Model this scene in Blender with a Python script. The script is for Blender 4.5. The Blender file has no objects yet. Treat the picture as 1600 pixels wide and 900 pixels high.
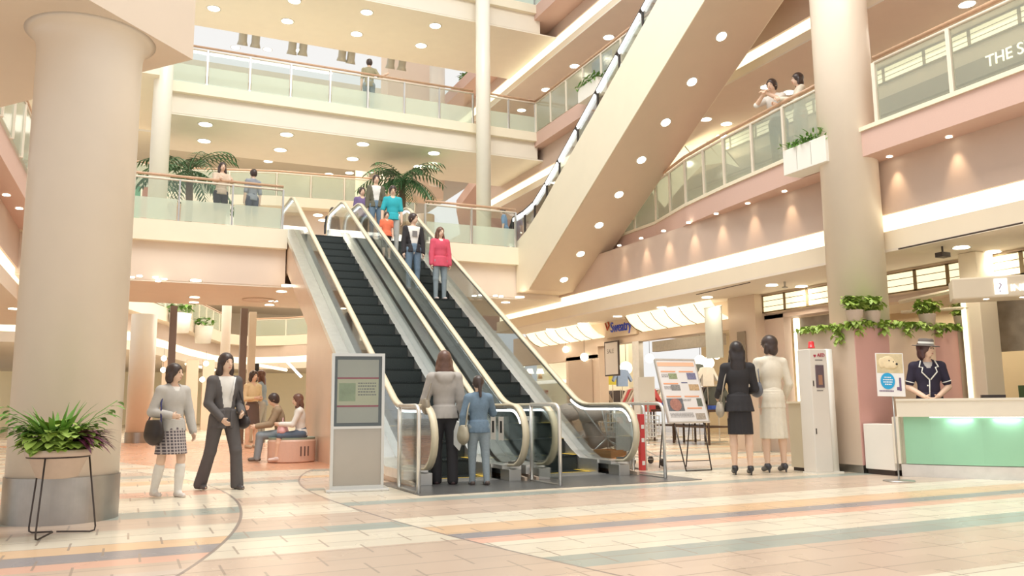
import bpy, bmesh, math, random
import numpy as np
from mathutils import Vector, Matrix
from math import sin, cos, pi, radians, tan, atan2, hypot, sqrt

# ------------------------------------------------------------------ camera, world, light
scn = bpy.context.scene
C = scn.collection
FPX = 1288.0; HC = 1.0
YAW, PITCH, ROLL = radians(24.9), radians(8.06), radians(-.54)
fw = Vector((sin(YAW)*cos(PITCH), cos(YAW)*cos(PITCH), sin(PITCH)))
r0 = Vector((cos(YAW), -sin(YAW), 0)); u0 = r0.cross(fw)
RT = r0*cos(ROLL) + u0*sin(ROLL); UP = -r0*sin(ROLL) + u0*cos(ROLL)
camd = bpy.data.cameras.new('camera'); cam = bpy.data.objects.new('camera', camd); C.objects.link(cam)
camd.sensor_width = 36; camd.lens = FPX/1600*36; camd.clip_end = 300
cam.matrix_world = Matrix(((RT.x, UP.x, -fw.x, 0), (RT.y, UP.y, -fw.y, 0), (RT.z, UP.z, -fw.z, HC), (0, 0, 0, 1)))
scn.camera = cam
scn.view_settings.view_transform = 'Standard'; scn.view_settings.look = 'None'
scn.view_settings.gamma = 1; scn.view_settings.use_curve_mapping = False
scn.view_settings.exposure = 0.0
W = bpy.data.worlds.new('sky'); scn.world = W; W.use_nodes = True
bg = W.node_tree.nodes['Background']; bg.inputs[0].default_value = (1.0, .985, .96, 1); bg.inputs[1].default_value = .93
scn.cycles.max_bounces = 8; scn.cycles.diffuse_bounces = 4; scn.cycles.glossy_bounces = 3
scn.cycles.transparent_max_bounces = 12; scn.cycles.caustics_reflective = False; scn.cycles.caustics_refractive = False
scn.cycles.sample_clamp_indirect = 4.0
sd = bpy.data.lights.new('skylight_glow', 'AREA'); sd.energy = 2600; sd.size = 9; sd.color = (1, .97, .9)
so = bpy.data.objects.new('skylight_glow', sd); C.objects.link(so); so.location = (4, 9, 17.5)

def Pt(px, py, x=None, y=None, z=None):
    d = RT*((px-800)/FPX) - UP*((py-450)/FPX) + fw
    t = x/d.x if x is not None else y/d.y if y is not None else (z-HC)/d.z
    return Vector((d.x*t, d.y*t, HC+d.z*t))

# ------------------------------------------------------------------ materials
MATS = {}
def mat(name, col, rough=.6, metal=0.0, emit=0.0, noise=.03, nscale=3.0, alpha=1.0, spec=.5, ecol=None, bump=0.0, coat=0.0):
    if name in MATS: return MATS[name]
    m = bpy.data.materials.new(name); m.use_nodes = True; nt = m.node_tree
    b = nt.nodes['Principled BSDF']
    b.inputs['Roughness'].default_value = rough; b.inputs['Metallic'].default_value = metal
    b.inputs['Specular IOR Level'].default_value = spec; b.inputs['Coat Weight'].default_value = coat
    tc = nt.nodes.new('ShaderNodeTexCoord'); nz = nt.nodes.new('ShaderNodeTexNoise'); nz.inputs['Scale'].default_value = nscale
    nz.inputs['Detail'].default_value = 3
    nt.links.new(tc.outputs['Object'], nz.inputs['Vector'])
    mx = nt.nodes.new('ShaderNodeMix'); mx.data_type = 'RGBA'
    c = Vector(col[:3])
    mx.inputs[6].default_value = (*(c*(1-noise)), 1); mx.inputs[7].default_value = (*[min(1, v*(1+noise)) for v in c], 1)
    nt.links.new(nz.outputs['Fac'], mx.inputs[0]); nt.links.new(mx.outputs[2], b.inputs['Base Color'])
    if emit > 0:
        b.inputs['Emission Color'].default_value = (*(ecol or col)[:3], 1); b.inputs['Emission Strength'].default_value = emit
    if bump > 0:
        bp = nt.nodes.new('ShaderNodeBump'); bp.inputs['Strength'].default_value = bump
        nt.links.new(nz.outputs['Fac'], bp.inputs['Height']); nt.links.new(bp.outputs['Normal'], b.inputs['Normal'])
    if alpha < 1:
        b.inputs['Alpha'].default_value = alpha
    MATS[name] = m
    return m
def glass(name, tint=(.93, .97, .95), mixf=.12, rough=.02, frost=0.0, fcol=(.85, .92, .86)):
    if name in MATS: return MATS[name]
    m = bpy.data.materials.new(name); m.use_nodes = True; nt = m.node_tree
    for n in list(nt.nodes): nt.nodes.remove(n)
    out = nt.nodes.new('ShaderNodeOutputMaterial'); tr = nt.nodes.new('ShaderNodeBsdfTransparent'); gl = nt.nodes.new('ShaderNodeBsdfGlossy')
    tr.inputs[0].default_value = (*tint, 1); gl.inputs['Roughness'].default_value = rough
    fr = nt.nodes.new('ShaderNodeLayerWeight'); fr.inputs[0].default_value = .25
    ma = nt.nodes.new('ShaderNodeMath'); ma.operation = 'MULTIPLY_ADD'; ma.inputs[1].default_value = .5; ma.inputs[2].default_value = mixf*.5
    nt.links.new(fr.outputs['Fresnel'], ma.inputs[0])
    ms = nt.nodes.new('ShaderNodeMixShader'); nt.links.new(ma.outputs[0], ms.inputs[0])
    nt.links.new(tr.outputs[0], ms.inputs[1]); nt.links.new(gl.outputs[0], ms.inputs[2])
    last = ms
    if frost > 0:
        df = nt.nodes.new('ShaderNodeBsdfDiffuse'); df.inputs[0].default_value = (*fcol, 1)
        tl = nt.nodes.new('ShaderNodeBsdfTranslucent'); tl.inputs[0].default_value = (*fcol, 1)
        ad = nt.nodes.new('ShaderNodeMixShader'); ad.inputs[0].default_value = .5
        nt.links.new(df.outputs[0], ad.inputs[1]); nt.links.new(tl.outputs[0], ad.inputs[2])
        m2 = nt.nodes.new('ShaderNodeMixShader'); m2.inputs[0].default_value = frost
        nt.links.new(ms.outputs[0], m2.inputs[1]); nt.links.new(ad.outputs[0], m2.inputs[2]); last = m2
    nt.links.new(last.outputs[0], out.inputs[0])
    MATS[name] = m
    return m
def lamp(name, col, s): return mat(name, (.9, .88, .8), .5, emit=s, ecol=col, noise=0)

CREAM = mat('cream_paint', (.86, .76, .60), .55)
CREAM2 = mat('cream_fascia', (.88, .81, .64), .5)
BEAM = mat('beam_paint', (.76, .64, .54), .6)
TAUPE = mat('taupe_wall', (.63, .49, .41), .6, noise=.04)
PINK = mat('pink_fascia', (.68, .47, .40), .6, noise=.05, nscale=60)
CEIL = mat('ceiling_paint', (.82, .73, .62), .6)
PEACH = mat('peach_panel', (.80, .62, .48), .25, noise=.05)
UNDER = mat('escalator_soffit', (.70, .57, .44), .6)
COL = mat('column_paint', (.84, .74, .62), .35, coat=.15)
STEEL = mat('brushed_steel', (.80, .79, .76), .30, .75, noise=.12, nscale=9)
STEELD = mat('dull_steel', (.50, .49, .47), .35, .9, noise=.1)
WHITE = mat('white_enamel', (.88, .86, .80), .35)
RAILW = mat('cream_rail_paint', (.82, .74, .62), .4)
WOOD = mat('wood_handrail', (.58, .37, .24), .35, noise=.2, nscale=12)
RUBB = mat('cream_rubber_handrail', (.74, .67, .50), .4)
BLACK = mat('black', (.02, .02, .022), .5)
DKM = mat('dark_metal', (.07, .055, .05), .4, .5)
BRONZE = mat('bronze_frame', (.22, .17, .15), .4, .4)
LCOVE = lamp('cove_light', (1, .90, .62), 1.35)
CEILU = mat('ceiling_paint_skylit', (.89, .84, .73), .6); BEAMU = mat('beam_paint_skylit', (.83, .77, .66), .6); COLU = mat('column_paint_skylit', (.90, .87, .76), .35, coat=.15)  # paler copies: skylight brightness of the upper levels put into the paint
LDOWN = lamp('downlight_lens', (1, .93, .72), 9.0)
LSHOJI = lamp('paper_panel_light', (1, .90, .58), 1.0)
LPAN = lamp('glowing_canopy', (1, .91, .66), 1.0)
LTUBE = lamp('tube_light', (.95, .98, 1), 2.6)
LGLOBE = lamp('globe_lamp', (1, .93, .75), 3.0)
GLASS = glass('clear_glass', (.93, .96, .94), .10)
GLASSG = glass('escalator_glass', (.94, .98, .98), .10)
FROST = glass('frosted_glass', (.9, .97, .93), .1, .1, .5, (.86, .92, .84))
FROST2 = glass('frosted_glass_soft', (.92, .97, .93), .12, .1, .25, (.80, .86, .74))

# ------------------------------------------------------------------ mesh helpers
class MB:
    def __init__(s): s.v = []; s.f = []
    def add(s, vs, fs):
        n = len(s.v); s.v += [tuple(v) for v in vs]; s.f += [tuple(i+n for i in f) for f in fs]; return s
    def box(s, x0, y0, z0, x1, y1, z1, M=None):
        vs = [Vector((x, y, z)) for z in (z0, z1) for y in (y0, y1) for x in (x0, x1)]
        if M is not None: vs = [M @ v for v in vs]
        return s.add(vs, [(0, 2, 3, 1), (4, 5, 7, 6), (0, 1, 5, 4), (2, 6, 7, 3), (0, 4, 6, 2), (1, 3, 7, 5)])
    def prism(s, poly, z0, z1):
        a = sum(poly[i][0]*poly[(i+1) % len(poly)][1]-poly[(i+1) % len(poly)][0]*poly[i][1] for i in range(len(poly)))
        if a < 0: poly = poly[::-1]
        n = len(poly)
        vs = [(p[0], p[1], z0) for p in poly]+[(p[0], p[1], z1) for p in poly]
        return s.add(vs, [tuple(range(n))[::-1], tuple(range(n, 2*n))]+[(i, (i+1) % n, (i+1) % n+n, i+n) for i in range(n)])
    def prism_yz(s, poly, x0, x1):
        n = len(poly)
        vs = [(x0, p[0], p[1]) for p in poly]+[(x1, p[0], p[1]) for p in poly]
        return s.add(vs, [tuple(range(n)), tuple(range(n, 2*n))[::-1]]+[(i, i+n, (i+1) % n+n, (i+1) % n) for i in range(n)])
    def ribbon(s, path, w, t, up=None):
        # box section swept: path of Vectors, w along x, t thickness along normal in yz
        path = [Vector(p) for p in path]; n = len(path); vs = []
        for i, p in enumerate(path):
            d = (path[min(i+1, n-1)]-path[max(i-1, 0)]).normalized()
            sx = Vector((1, 0, 0)); nn = d.cross(sx)
            if nn.length < 1e-4: nn = Vector((0, 0, 1))
            nn.normalize()
            vs += [p-sx*w/2-nn*t/2, p+sx*w/2-nn*t/2, p+sx*w/2+nn*t/2, p-sx*w/2+nn*t/2]
        fs = [(0, 1, 2, 3), tuple(4*(n-1)+k for k in (3, 2, 1, 0))]
        for i in range(n-1):
            for k in range(4): fs.append((4*i+k, 4*i+4+k, 4*i+4+(k+1) % 4, 4*i+(k+1) % 4))
        return s.add(vs, fs)
    def tube(s, path, r, seg=8, close=False):
        path = [Vector(p) for p in path]; n = len(path); vs = []; prev = None
        for i, p in enumerate(path):
            if close: d = path[(i+1) % n]-path[(i-1) % n]
            else: d = path[min(i+1, n-1)]-path[max(i-1, 0)]
            d.normalize()
            if prev is None:
                a = Vector((0, 0, 1)) if abs(d.z) < .9 else Vector((1, 0, 0))
                u = d.cross(a).normalized()
            else:
                u = (prev-d*prev.dot(d)).normalized()
            prev = u; w = d.cross(u); rr = r[i] if isinstance(r, (list, tuple)) else r
            vs += [p+(u*cos(2*pi*k/seg)+w*sin(2*pi*k/seg))*rr for k in range(seg)]
        fs = []
        m = n if close else n-1
        for i in range(m):
            j = (i+1) % n
            for k in range(seg): fs.append((i*seg+k, i*seg+(k+1) % seg, j*seg+(k+1) % seg, j*seg+k))
        if not close: fs += [tuple(range(seg))[::-1], tuple((n-1)*seg+k for k in range(seg))]
        return s.add(vs, fs)
    def lathe(s, prof, seg=24, c=(0, 0, 0), M=None):
        vs = []
        for r, z in prof:
            vs += [Vector((c[0]+r*cos(2*pi*k/seg), c[1]+r*sin(2*pi*k/seg), c[2]+z)) for k in range(seg)]
        if M is not None: vs = [M @ v for v in vs]
        fs = [(i*seg+k, i*seg+(k+1) % seg, (i+1)*seg+(k+1) % seg, (i+1)*seg+k) for i in range(len(prof)-1) for k in range(seg)]
        if prof[0][0] > 1e-5: fs.append(tuple(range(seg))[::-1])
        if prof[-1][0] > 1e-5: fs.append(tuple((len(prof)-1)*seg+k for k in range(seg)))
        return s.add(vs, fs)
    def ball(s, c, r, seg=12, rings=8, M=None):
        rx, ry, rz = r if isinstance(r, (tuple, list)) else (r, r, r)
        vs = []
        for i in range(rings+1):
            a = pi*i/rings
            for k in range(seg):
                b = 2*pi*k/seg; v = Vector((rx*sin(a)*cos(b), ry*sin(a)*sin(b), -rz*cos(a)))
                if M is not None: v = M @ v
                vs.append(v+Vector(c))
        fs = [(i*seg+k, i*seg+(k+1) % seg, (i+1)*seg+(k+1) % seg, (i+1)*seg+k) for i in range(rings) for k in range(seg)]
        return s.add(vs, fs)
    def leaf(s, base, d, L, w, droop=.5, n=4, fold=.15):
        base = Vector(base); d = Vector(d).normalized(); side = d.cross(Vector((0, 0, 1)))
        if side.length < .01: side = Vector((1, 0, 0))
        side.normalize(); vs = []; p = base.copy(); dd = d.copy()
        for i in range(n+1):
            t = i/n; ww = w*sin(pi*min(1, .12+t*.88))**.8*.5 if t < 1 else .001
            upv = side.cross(dd).normalized()
            vs += [p-side*ww+upv*ww*fold, p, p+side*ww+upv*ww*fold]
            dd = (dd-Vector((0, 0, droop/n))).normalized(); p = p+dd*(L/n)
        fs = []
        for i in range(n):
            a = 3*i; fs += [(a, a+1, a+4, a+3), (a+1, a+2, a+5, a+4)]
        return s.add(vs, fs)
    def mesh(s, name, smooth=False):
        me = bpy.data.meshes.new(name); me.from_pydata(s.v, [], s.f); me.update()
        bm = bmesh.new(); bm.from_mesh(me); bmesh.ops.recalc_face_normals(bm, faces=bm.faces); bm.to_mesh(me); bm.free()
        if smooth:
            for p in me.polygons: p.use_smooth = True
        return me
    def build(s, name, m, parent=None, smooth=False, bevel=0):
        o = bpy.data.objects.new(name, s.mesh(name, smooth)); C.objects.link(o)
        if m: o.data.materials.append(m)
        if parent: o.parent = parent
        if bevel:
            b = o.modifiers.new('bevel', 'BEVEL'); b.width = bevel; b.segments = 2; b.limit_method = 'ANGLE'
        return o
def tag(o, label=None, cat=None, group=None, kind=None):
    if label: o['label'] = label
    if cat: o['category'] = cat
    if group: o['group'] = group
    if kind: o['kind'] = kind
    return o
def struct(o): o['kind'] = 'structure'; return o
def empty(name, loc, rz=0, label=None, cat=None, group=None):
    o = bpy.data.objects.new(name, None); C.objects.link(o); o.location = loc; o.rotation_euler = (0, 0, rz)
    o.empty_display_size = .1
    return tag(o, label, cat, group)
def dup(root, loc, rz=None, label=None, group=None, scale=None):
    r = root.copy(); C.objects.link(r); r.location = loc
    if rz is not None: r.rotation_euler = (0, 0, rz)
    if label: r['label'] = label
    if group: r['group'] = group
    if scale: r.scale = scale
    for ch in list(root.children):
        c = ch.copy(); C.objects.link(c); c.parent = r
        for g in list(ch.children):
            d = g.copy(); C.objects.link(d); d.parent = c
    return r
def B(x0, y0, z0, x1, y1, z1): return MB().box(x0, y0, z0, x1, y1, z1)
def text(s, name, m, parent, loc, rot, size, extrude=.004, sx=1):
    cu = bpy.data.curves.new(name, 'FONT'); cu.body = s; cu.size = size; cu.extrude = extrude; cu.align_x = 'LEFT'
    o = bpy.data.objects.new(name, cu); C.objects.link(o)
    dg = bpy.context.evaluated_depsgraph_get(); me = bpy.data.meshes.new_from_object(o.evaluated_get(dg))
    bpy.data.objects.remove(o)
    o = bpy.data.objects.new(name, me); C.objects.link(o); me.materials.clear(); me.materials.append(m)
    o.location = loc; o.rotation_euler = rot; o.scale = (sx, 1, 1)
    if parent: o.parent = parent
    return o

# ------------------------------------------------------------------ floor
def floor_material():
    m = bpy.data.materials.new('floor_tiles'); m.use_nodes = True; nt = m.node_tree; N = nt.nodes; L = nt.links
    b = N['Principled BSDF']; b.inputs['Roughness'].default_value = .22; b.inputs['Specular IOR Level'].default_value = .45
    tc = N.new('ShaderNodeTexCoord'); sp = N.new('ShaderNodeSeparateXYZ'); L.new(tc.outputs['Object'], sp.inputs[0])
    X, Y = sp.outputs[0], sp.outputs[1]
    def M(op, a, b_=None, c=None):
        n = N.new('ShaderNodeMath'); n.operation = op
        for i, v in enumerate((a, b_, c)):
            if v is None: continue
            if isinstance(v, (int, float)): n.inputs[i].default_value = v
            else: L.new(v, n.inputs[i])
        return n.outputs[0]
    cr = (.74, .67, .54, 1); cr2 = (.70, .61, .48, 1); be = (.60, .47, .37, 1); gg = (.36, .40, .36, 1); gb = (.32, .30, .31, 1)
    og = (.76, .53, .33, 1); pk = (.74, .45, .34, 1); pb = (.61, .51, .43, 1)
    def ramp(stops, lo=3.0, hi=16.0):
        r = N.new('ShaderNodeValToRGB'); r.color_ramp.interpolation = 'CONSTANT'
        e = r.color_ramp.elements
        e[0].position = 0; e[0].color = stops[0][1]; e[1].position = min(1, (stops[1][0]-lo)/(hi-lo)); e[1].color = stops[1][1]
        for y, c in stops[2:]:
            q = e.new((y-lo)/(hi-lo)); q.color = c
        f = M('DIVIDE', M('SUBTRACT', Y, lo), hi-lo); L.new(f, r.inputs[0]); return r.outputs[0]
    ra = ramp([(3, be), (4.6, gb), (5.2, pb), (5.7, be), (6.0, pk), (6.3, gb), (6.62, og), (7.0, cr), (7.75, be), (8.45, gg), (8.95, cr), (10.4, pk), (11.0, cr), (12.0, og), (12.6, cr2), (13.2, gg), (13.7, be), (14.4, cr)])
    rm = ramp([(3, cr), (3.8, be), (5.95, cr), (6.8, gg), (7.16, be), (7.95, cr), (8.7, cr2), (9.0, be), (9.8, cr), (11.44, gg), (11.84, be), (12.4, cr)])
    rc = ramp([(3, cr), (3.5, be), (4.6, gg), (5.0, cr), (5.72, pk), (5.98, gb), (6.23, og), (6.67, cr), (7.3, be), (8.45, gg), (8.75, cr2), (9.3, cr), (10.2, gg), (10.5, be), (11.0, pb), (12, og), (12.4, cr), (13.2, gg), (13.6, be), (14.5, cr)])
    # far rows
    fy = M('FRACT', M('DIVIDE', Y, 2.6)); rf = N.new('ShaderNodeValToRGB'); rf.color_ramp.interpolation = 'CONSTANT'
    e = rf.color_ramp.elements; e[0].color = cr; e[1].position = .35; e[1].color = be
    for p_, c_ in ((.55, gg), (.62, cr), (.8, pb), (.9, og)): q = e.new(p_); q.color = c_
    L.new(fy, rf.inputs[0])
    def mix(f, a, b_):
        n = N.new('ShaderNodeMix'); n.data_type = 'RGBA'; L.new(f, n.inputs[0])
        for i, v in ((6, a), (7, b_)):
            if isinstance(v, tuple): n.inputs[i].default_value = v
            else: L.new(v, n.inputs[i])
        return n.outputs[2]
    # circle A
    dA = M('SQRT', M('ADD', M('POWER', M('ADD', X, 11.2), 2), M('POWER', M('SUBTRACT', Y, 9.9), 2)))
    inA = M('LESS_THAN', dA, 12.33)
    y10 = M('SUBTRACT', Y, 10.0); yy = M('MULTIPLY', y10, y10)
    k = M('ADD', .02, M('MULTIPLY', M('GREATER_THAN', Y, 10), .035))
    xb = M('ADD', 2.03, M('MULTIPLY', yy, k)); inC = M('GREATER_THAN', X, xb)
    c = mix(inC, rm, rc); c = mix(inA, c, ra); c = mix(M('GREATER_THAN', Y, 15.2), c, rf.outputs[0])
    # orange timber area
    fl = M('GREATER_THAN', X, M('SUBTRACT', 1.05, M('MULTIPLY', M('SUBTRACT', Y, 14.1), .34)))
    wd = M('MULTIPLY', M('MULTIPLY', M('GREATER_THAN', Y, 13.75), M('LESS_THAN', Y, 27)), M('MULTIPLY', fl, M('LESS_THAN', X, 3.6)))
    c = mix(wd, c, (.70, .36, .22, 1))
    # joints
    row = M('DIVIDE', Y, .36); rfr = M('FRACT', row); rfl = M('FLOOR', row)
    jx = M('FRACT', M('ADD', M('DIVIDE', X, .62), M('MULTIPLY', rfl, .37)))
    j = M('MAXIMUM', M('LESS_THAN', M('ABSOLUTE', M('SUBTRACT', rfr, .5)), .020), M('LESS_THAN', M('ABSOLUTE', M('SUBTRACT', jx, .5)), .013))
    ed = M('MAXIMUM', M('LESS_THAN', M('ABSOLUTE', M('SUBTRACT', dA, 12.33)), .014), M('MULTIPLY', M('LESS_THAN', M('ABSOLUTE', M('SUBTRACT', X, xb)), .013), M('LESS_THAN', Y, 13.8)))
    nz = N.new('ShaderNodeTexNoise'); nz.inputs['Scale'].default_value = .8; nz.inputs['Detail'].default_value = 4; L.new(tc.outputs['Object'], nz.inputs[0])
    # tile-to-tile variation
    wn = N.new('ShaderNodeTexWhiteNoise'); cb = N.new('ShaderNodeCombineXYZ')
    L.new(M('FLOOR', M('ADD', M('ADD', M('DIVIDE', X, .62), M('MULTIPLY', rfl, .37)), .5)), cb.inputs[0]); L.new(M('FLOOR', M('ADD', row, .5)), cb.inputs[1]); L.new(cb.outputs[0], wn.inputs[0])
    hs = N.new('ShaderNodeHueSaturation'); L.new(c, hs.inputs['Color'])
    L.new(M('ADD', .93, M('MULTIPLY', wn.outputs[0], .11)), hs.inputs['Value'])
    c = mix(M('MULTIPLY', j, .8), hs.outputs[0], (.34, .27, .22, 1)); c = mix(M('MULTIPLY', ed, .8), c, (.22, .18, .17, 1))
    L.new(c, b.inputs['Base Color'])
    L.new(M('ADD', .2, M('MULTIPLY', nz.outputs[0], .16)), b.inputs['Roughness'])
    return m
fo = B(-14, -8, -.1, 26, 62, 0).build('floor', floor_material()); struct(fo)

Z2, Z3, Z4 = 5.12, 9.35, 13.5
YB = 19.4; YB3 = 22.0
EX0, EX1 = 3.22, 6.62          # escalator well
# ---- second level bridge, with a well where the escalators arrive
def walkway(name, poly_list, z, fh, bh, inset, mfas=CREAM2, mbeam=BEAM, mceil=CEIL):
    s = MB()
    for p in poly_list: s.prism(p, z-fh, z)
    o = s.build(name, mfas); struct(o); return o
s = MB()
for x0, x1, y0 in ((-3, EX0, YB), (EX1, 9.2, YB), (EX0, EX1, 20.9), (9.2, 12, YB+.05)):
    s.box(x0, y0, Z2-.46, x1, 23.7, Z2)
struct(s.build('floor_second_level', CREAM2))
s = MB()
for x0, x1, y0 in ((-3, EX0, YB+.18), (EX1, 10.6, YB+.18), (EX0, EX1, 21.2)):
    s.box(x0, y0, 3.80, x1, 23.6, Z2-.46)
struct(s.build('trim_2', BEAM))
struct(B(-3, YB+.19, 3.76, 10.6, 23.6, 3.80).build('ceiling_first_level_bridge', CEIL))
# second level right-hand gallery
E2 = [(10.0, -3), (10.0, 8.6), (10.08, 10.5), (10.25, 12.3), (10.45, 13.8), (10.86, 15.5), (10.95, 19.4), (11.1, 24), (11.6, 30), (15, 38)]
struct(MB().prism(E2+[(22, 38), (22, -3)], Z2-.42, Z2).build('floor_second_level_gallery', PINK))
t_ = MB()
for (a, b) in zip(E2[:-1], E2[1:]): t_.prism([(a[0]-.03, a[1]), (b[0]-.03, b[1]), (b[0]+.05, b[1]), (a[0]+.05, a[1])], Z2-.03, Z2+.035)
struct(t_.build('trim_3', CREAM2))
# wall above the shops, cove light slot, lip, ceiling
struct(B(10.5, -3, 3.86, 10.9, 23.7, Z2-.42).build('wall_right', TAUPE))
cv = B(10.56, -3, 3.58, 10.62, 23.7, 3.86).build('cove_light', LCOVE)
tag(cv, 'long glowing cove strip under the taupe wall, right side above the shops', 'light')
struct(B(10.46, -3, 3.30, 10.9, 23.7, 3.58).build('trim_4', CREAM))
struct(B(10.46, -3, 3.26, 19, 24, 3.30).build('ceiling_shops', CEIL))
# ---- third level
E3 = [(10.95, 11.9), (11.0, 14), (11.05, 18), (11.1, 22), (11.1, 27), (11.9, 31), (14.5, 37)]
s = MB().prism([(9.15, 11.4), (9.15, 6), (22, 6), (22, 40), (14.5, 40)]+E3[::-1], 8.92, Z3)
struct(s.build('floor_third_level_gallery', PINK))
struct(B(11.4, 8, 8.26, 11.8, 27, 8.92).build('wall_right_upper', TAUPE))
c2 = B(11.46, 8, 7.98, 11.52, 27, 8.26).build('cove_light', LCOVE)
tag(c2, 'glowing cove strip along the second floor gallery ceiling behind the raised escalator', 'light')
struct(B(11.36, 3, 7.80, 11.8, 27, 7.98).build('trim_5', CREAM))
struct(B(11.36, -3, 7.76, 20, 27, 7.80).build('ceiling_gallery', CEIL))
struct(B(9.9, -3, 7.98, 11.4, 7, 8.1).build('ceiling_gallery_front', CEIL))
# third level bridge
struct(B(.3, YB3, Z3-.28, 11.2, 25.5, Z3).build('floor_third_level', CREAM2))
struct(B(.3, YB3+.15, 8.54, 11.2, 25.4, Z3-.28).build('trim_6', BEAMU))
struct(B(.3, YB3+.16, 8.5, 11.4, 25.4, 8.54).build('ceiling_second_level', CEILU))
struct(B(-6, 21, Z3-.3, .32, 25.5, Z3).build('floor_third_level_left', CREAM2))
# third level cove (right, far) and fourth level
struct(B(11.9, 14, 12.68, 12.3, 32, 13.1).build('wall_right_top', TAUPE))
c3 = B(11.94, 14, 12.3, 12.0, 32, 12.68).build('cove_light', LCOVE)
tag(c3, 'glowing cove strip high up under the fourth floor edge', 'light')
struct(B(11.86, 14, 12.1, 12.3, 32, 12.3).build('trim_7', CREAM))
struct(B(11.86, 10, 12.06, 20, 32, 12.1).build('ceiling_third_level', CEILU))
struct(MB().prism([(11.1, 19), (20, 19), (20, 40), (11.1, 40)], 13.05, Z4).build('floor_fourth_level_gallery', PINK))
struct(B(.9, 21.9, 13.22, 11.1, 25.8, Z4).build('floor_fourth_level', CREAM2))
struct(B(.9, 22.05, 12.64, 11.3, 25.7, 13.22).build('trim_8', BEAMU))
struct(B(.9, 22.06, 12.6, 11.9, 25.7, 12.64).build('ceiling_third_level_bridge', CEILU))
# shop level back walls
struct(B(18.6, -3, 0, 18.8, 24, 3.3).build('wall_shops', mat('shop_wall', (.84, .72, .52), .6)))
struct(B(19.0, -3, Z2, 19.2, 27, 7.8).build('wall_gallery', mat('gallery_wall', (.72, .62, .46), .6)))
struct(B(17.5, 8, Z3, 17.7, 32, 12.1).build('wall_third_level', mat('gallery_wall3', (.78, .68, .52), .6)))

# ---- left-hand gallery seen past the near column
struct(MB().prism([(-1.9, 11.5), (-1.75, 20), (-8, 20), (-8, 11.5)], 4.68, 5.12).build('floor_second_level_left', PINK))
struct(B(-3.4, 11.5, 3.9, -2.2, 24, 4.68).build('wall_left', TAUPE))
lc = B(-2.3, 11.5, 3.6, -2.24, 24, 3.9).build('cove_light', LCOVE); tag(lc, 'glowing cove strip at the left edge behind the thick column', 'light')
struct(B(-9, 11.5, 3.28, -2.2, 26, 3.6).build('ceiling_left', CEIL))
struct(B(-9, 11.5, 0, -8.8, 40, 3.3).build('wall_left_shops', mat('shop_wall_l', (.84, .70, .50), .6)))
# near left slab carried by the thick column
KP = [(.45, 8.94), (-.02, 9.5), (-2.2, 12.1), (-5, 12.1), (-5, 4.0), (-3.2, 4.6), (-.49, 7.94)]
struct(MB().prism(KP, 4.65, 6.6).build('floor_near_left', mat('near_slab', (.80, .68, .56), .5)))

# ---- columns
BAND = mat('column_band_steel', (.42, .40, .38), .33, .85, noise=.25, nscale=5)
def column(x, y, r, z0, z1, label, band=None, capital=False, seg=48, m=None):
    e = empty('column', (x, y, z0), 0, label, 'column')
    h = z1-z0
    prof = [(r, 0), (r, h-(.25 if capital else 0))]
    if capital: prof += [(r+.006, h-.16), (r+.03, h-.07), (r+.07, h-.02), (r+.12, h)]
    MB().lathe(prof, seg).build('shaft', m or COL, e, smooth=True)
    if band: MB().lathe([(r+.012, 0), (r+.012, band)], seg).build('base_band', BAND, e, smooth=False)
    return e
column(-.50, 8.82, .468, 0, 4.65, 'thick round cream column at left with steel base band, behind the potted plant', .40, True, 96)
column(10.15, 9.20, .43, 2.075, 12.0, 'tall round cream column rising behind the reception booth planters', None, False, 64)
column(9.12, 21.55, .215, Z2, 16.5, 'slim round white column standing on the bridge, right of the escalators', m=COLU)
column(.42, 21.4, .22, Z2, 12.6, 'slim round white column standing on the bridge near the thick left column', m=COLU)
column(.35, 27.0, .36, 0, 3.78, 'round column under the bridge ringed by small ceiling spots', .3)
column(9.0, 26.5, .34, 0, 7.5, 'round column behind the bridge rail, between palm and slim column')

# ---- railings
def railing(pts, z, label, n_per=1.12, post_m=STEELD, rail_m=RAILW, glass_m=None, frosted=.5, wood=True, h=1.03, cat='railing', pw=.02, top_only=False):
    pts = [Vector((p[0], p[1], 0)) for p in pts]
    e = empty('railing', (pts[0].x, pts[0].y, z), 0, label, cat); o = pts[0]
    loc = [p-o for p in pts]
    up = Vector((0, 0, h))
    if wood: MB().tube([p+up+Vector((0, 0, .0)) for p in loc], .032, 8).build('wooden_handrail', WOOD, e, True)
    MB().tube([p+up-Vector((0, 0, .085 if wood else 0)) for p in loc], .026, 8).build('top_rail', rail_m, e, True)
    for a, b in zip(loc[:-1], loc[1:]):
        L = (b-a).length; n = max(1, round(L/n_per)); d = (b-a)/n; rz = atan2(d.y, d.x)
        for i in range(n+1):
            if i == n and b is not loc[-1]: continue
            p = a+d*i; M = Matrix.Translation(p) @ Matrix.Rotation(rz, 4, 'Z')
            MB().box(-pw, -.03, 0, pw, .03, h-.08, M).build('post', post_m, e)
        for i in range(n):
            p = a+d*i; M = Matrix.Translation(p) @ Matrix.Rotation(rz, 4, 'Z'); w = d.length
            if frosted > 0:
                g = MB().box(.04, -.006, .02, w-.04, .006, frosted, M).build('frosted_panel', FROST, e)
            MB().box(.04, -.006, max(.02, frosted+.004), w-.04, .006, h-.11, M).build('glass_panel', glass_m or GLASS, e)
    return e
railing([(-1.45, YB+.05), (-.3, YB+.05), (3.1, YB+.05)], Z2, 'bridge railing with wooden handrail, left of the escalators')
railing([(EX1, YB+.05), (9.15, YB+.05)], Z2, 'bridge railing with wooden handrail, right of the escalators')
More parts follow.
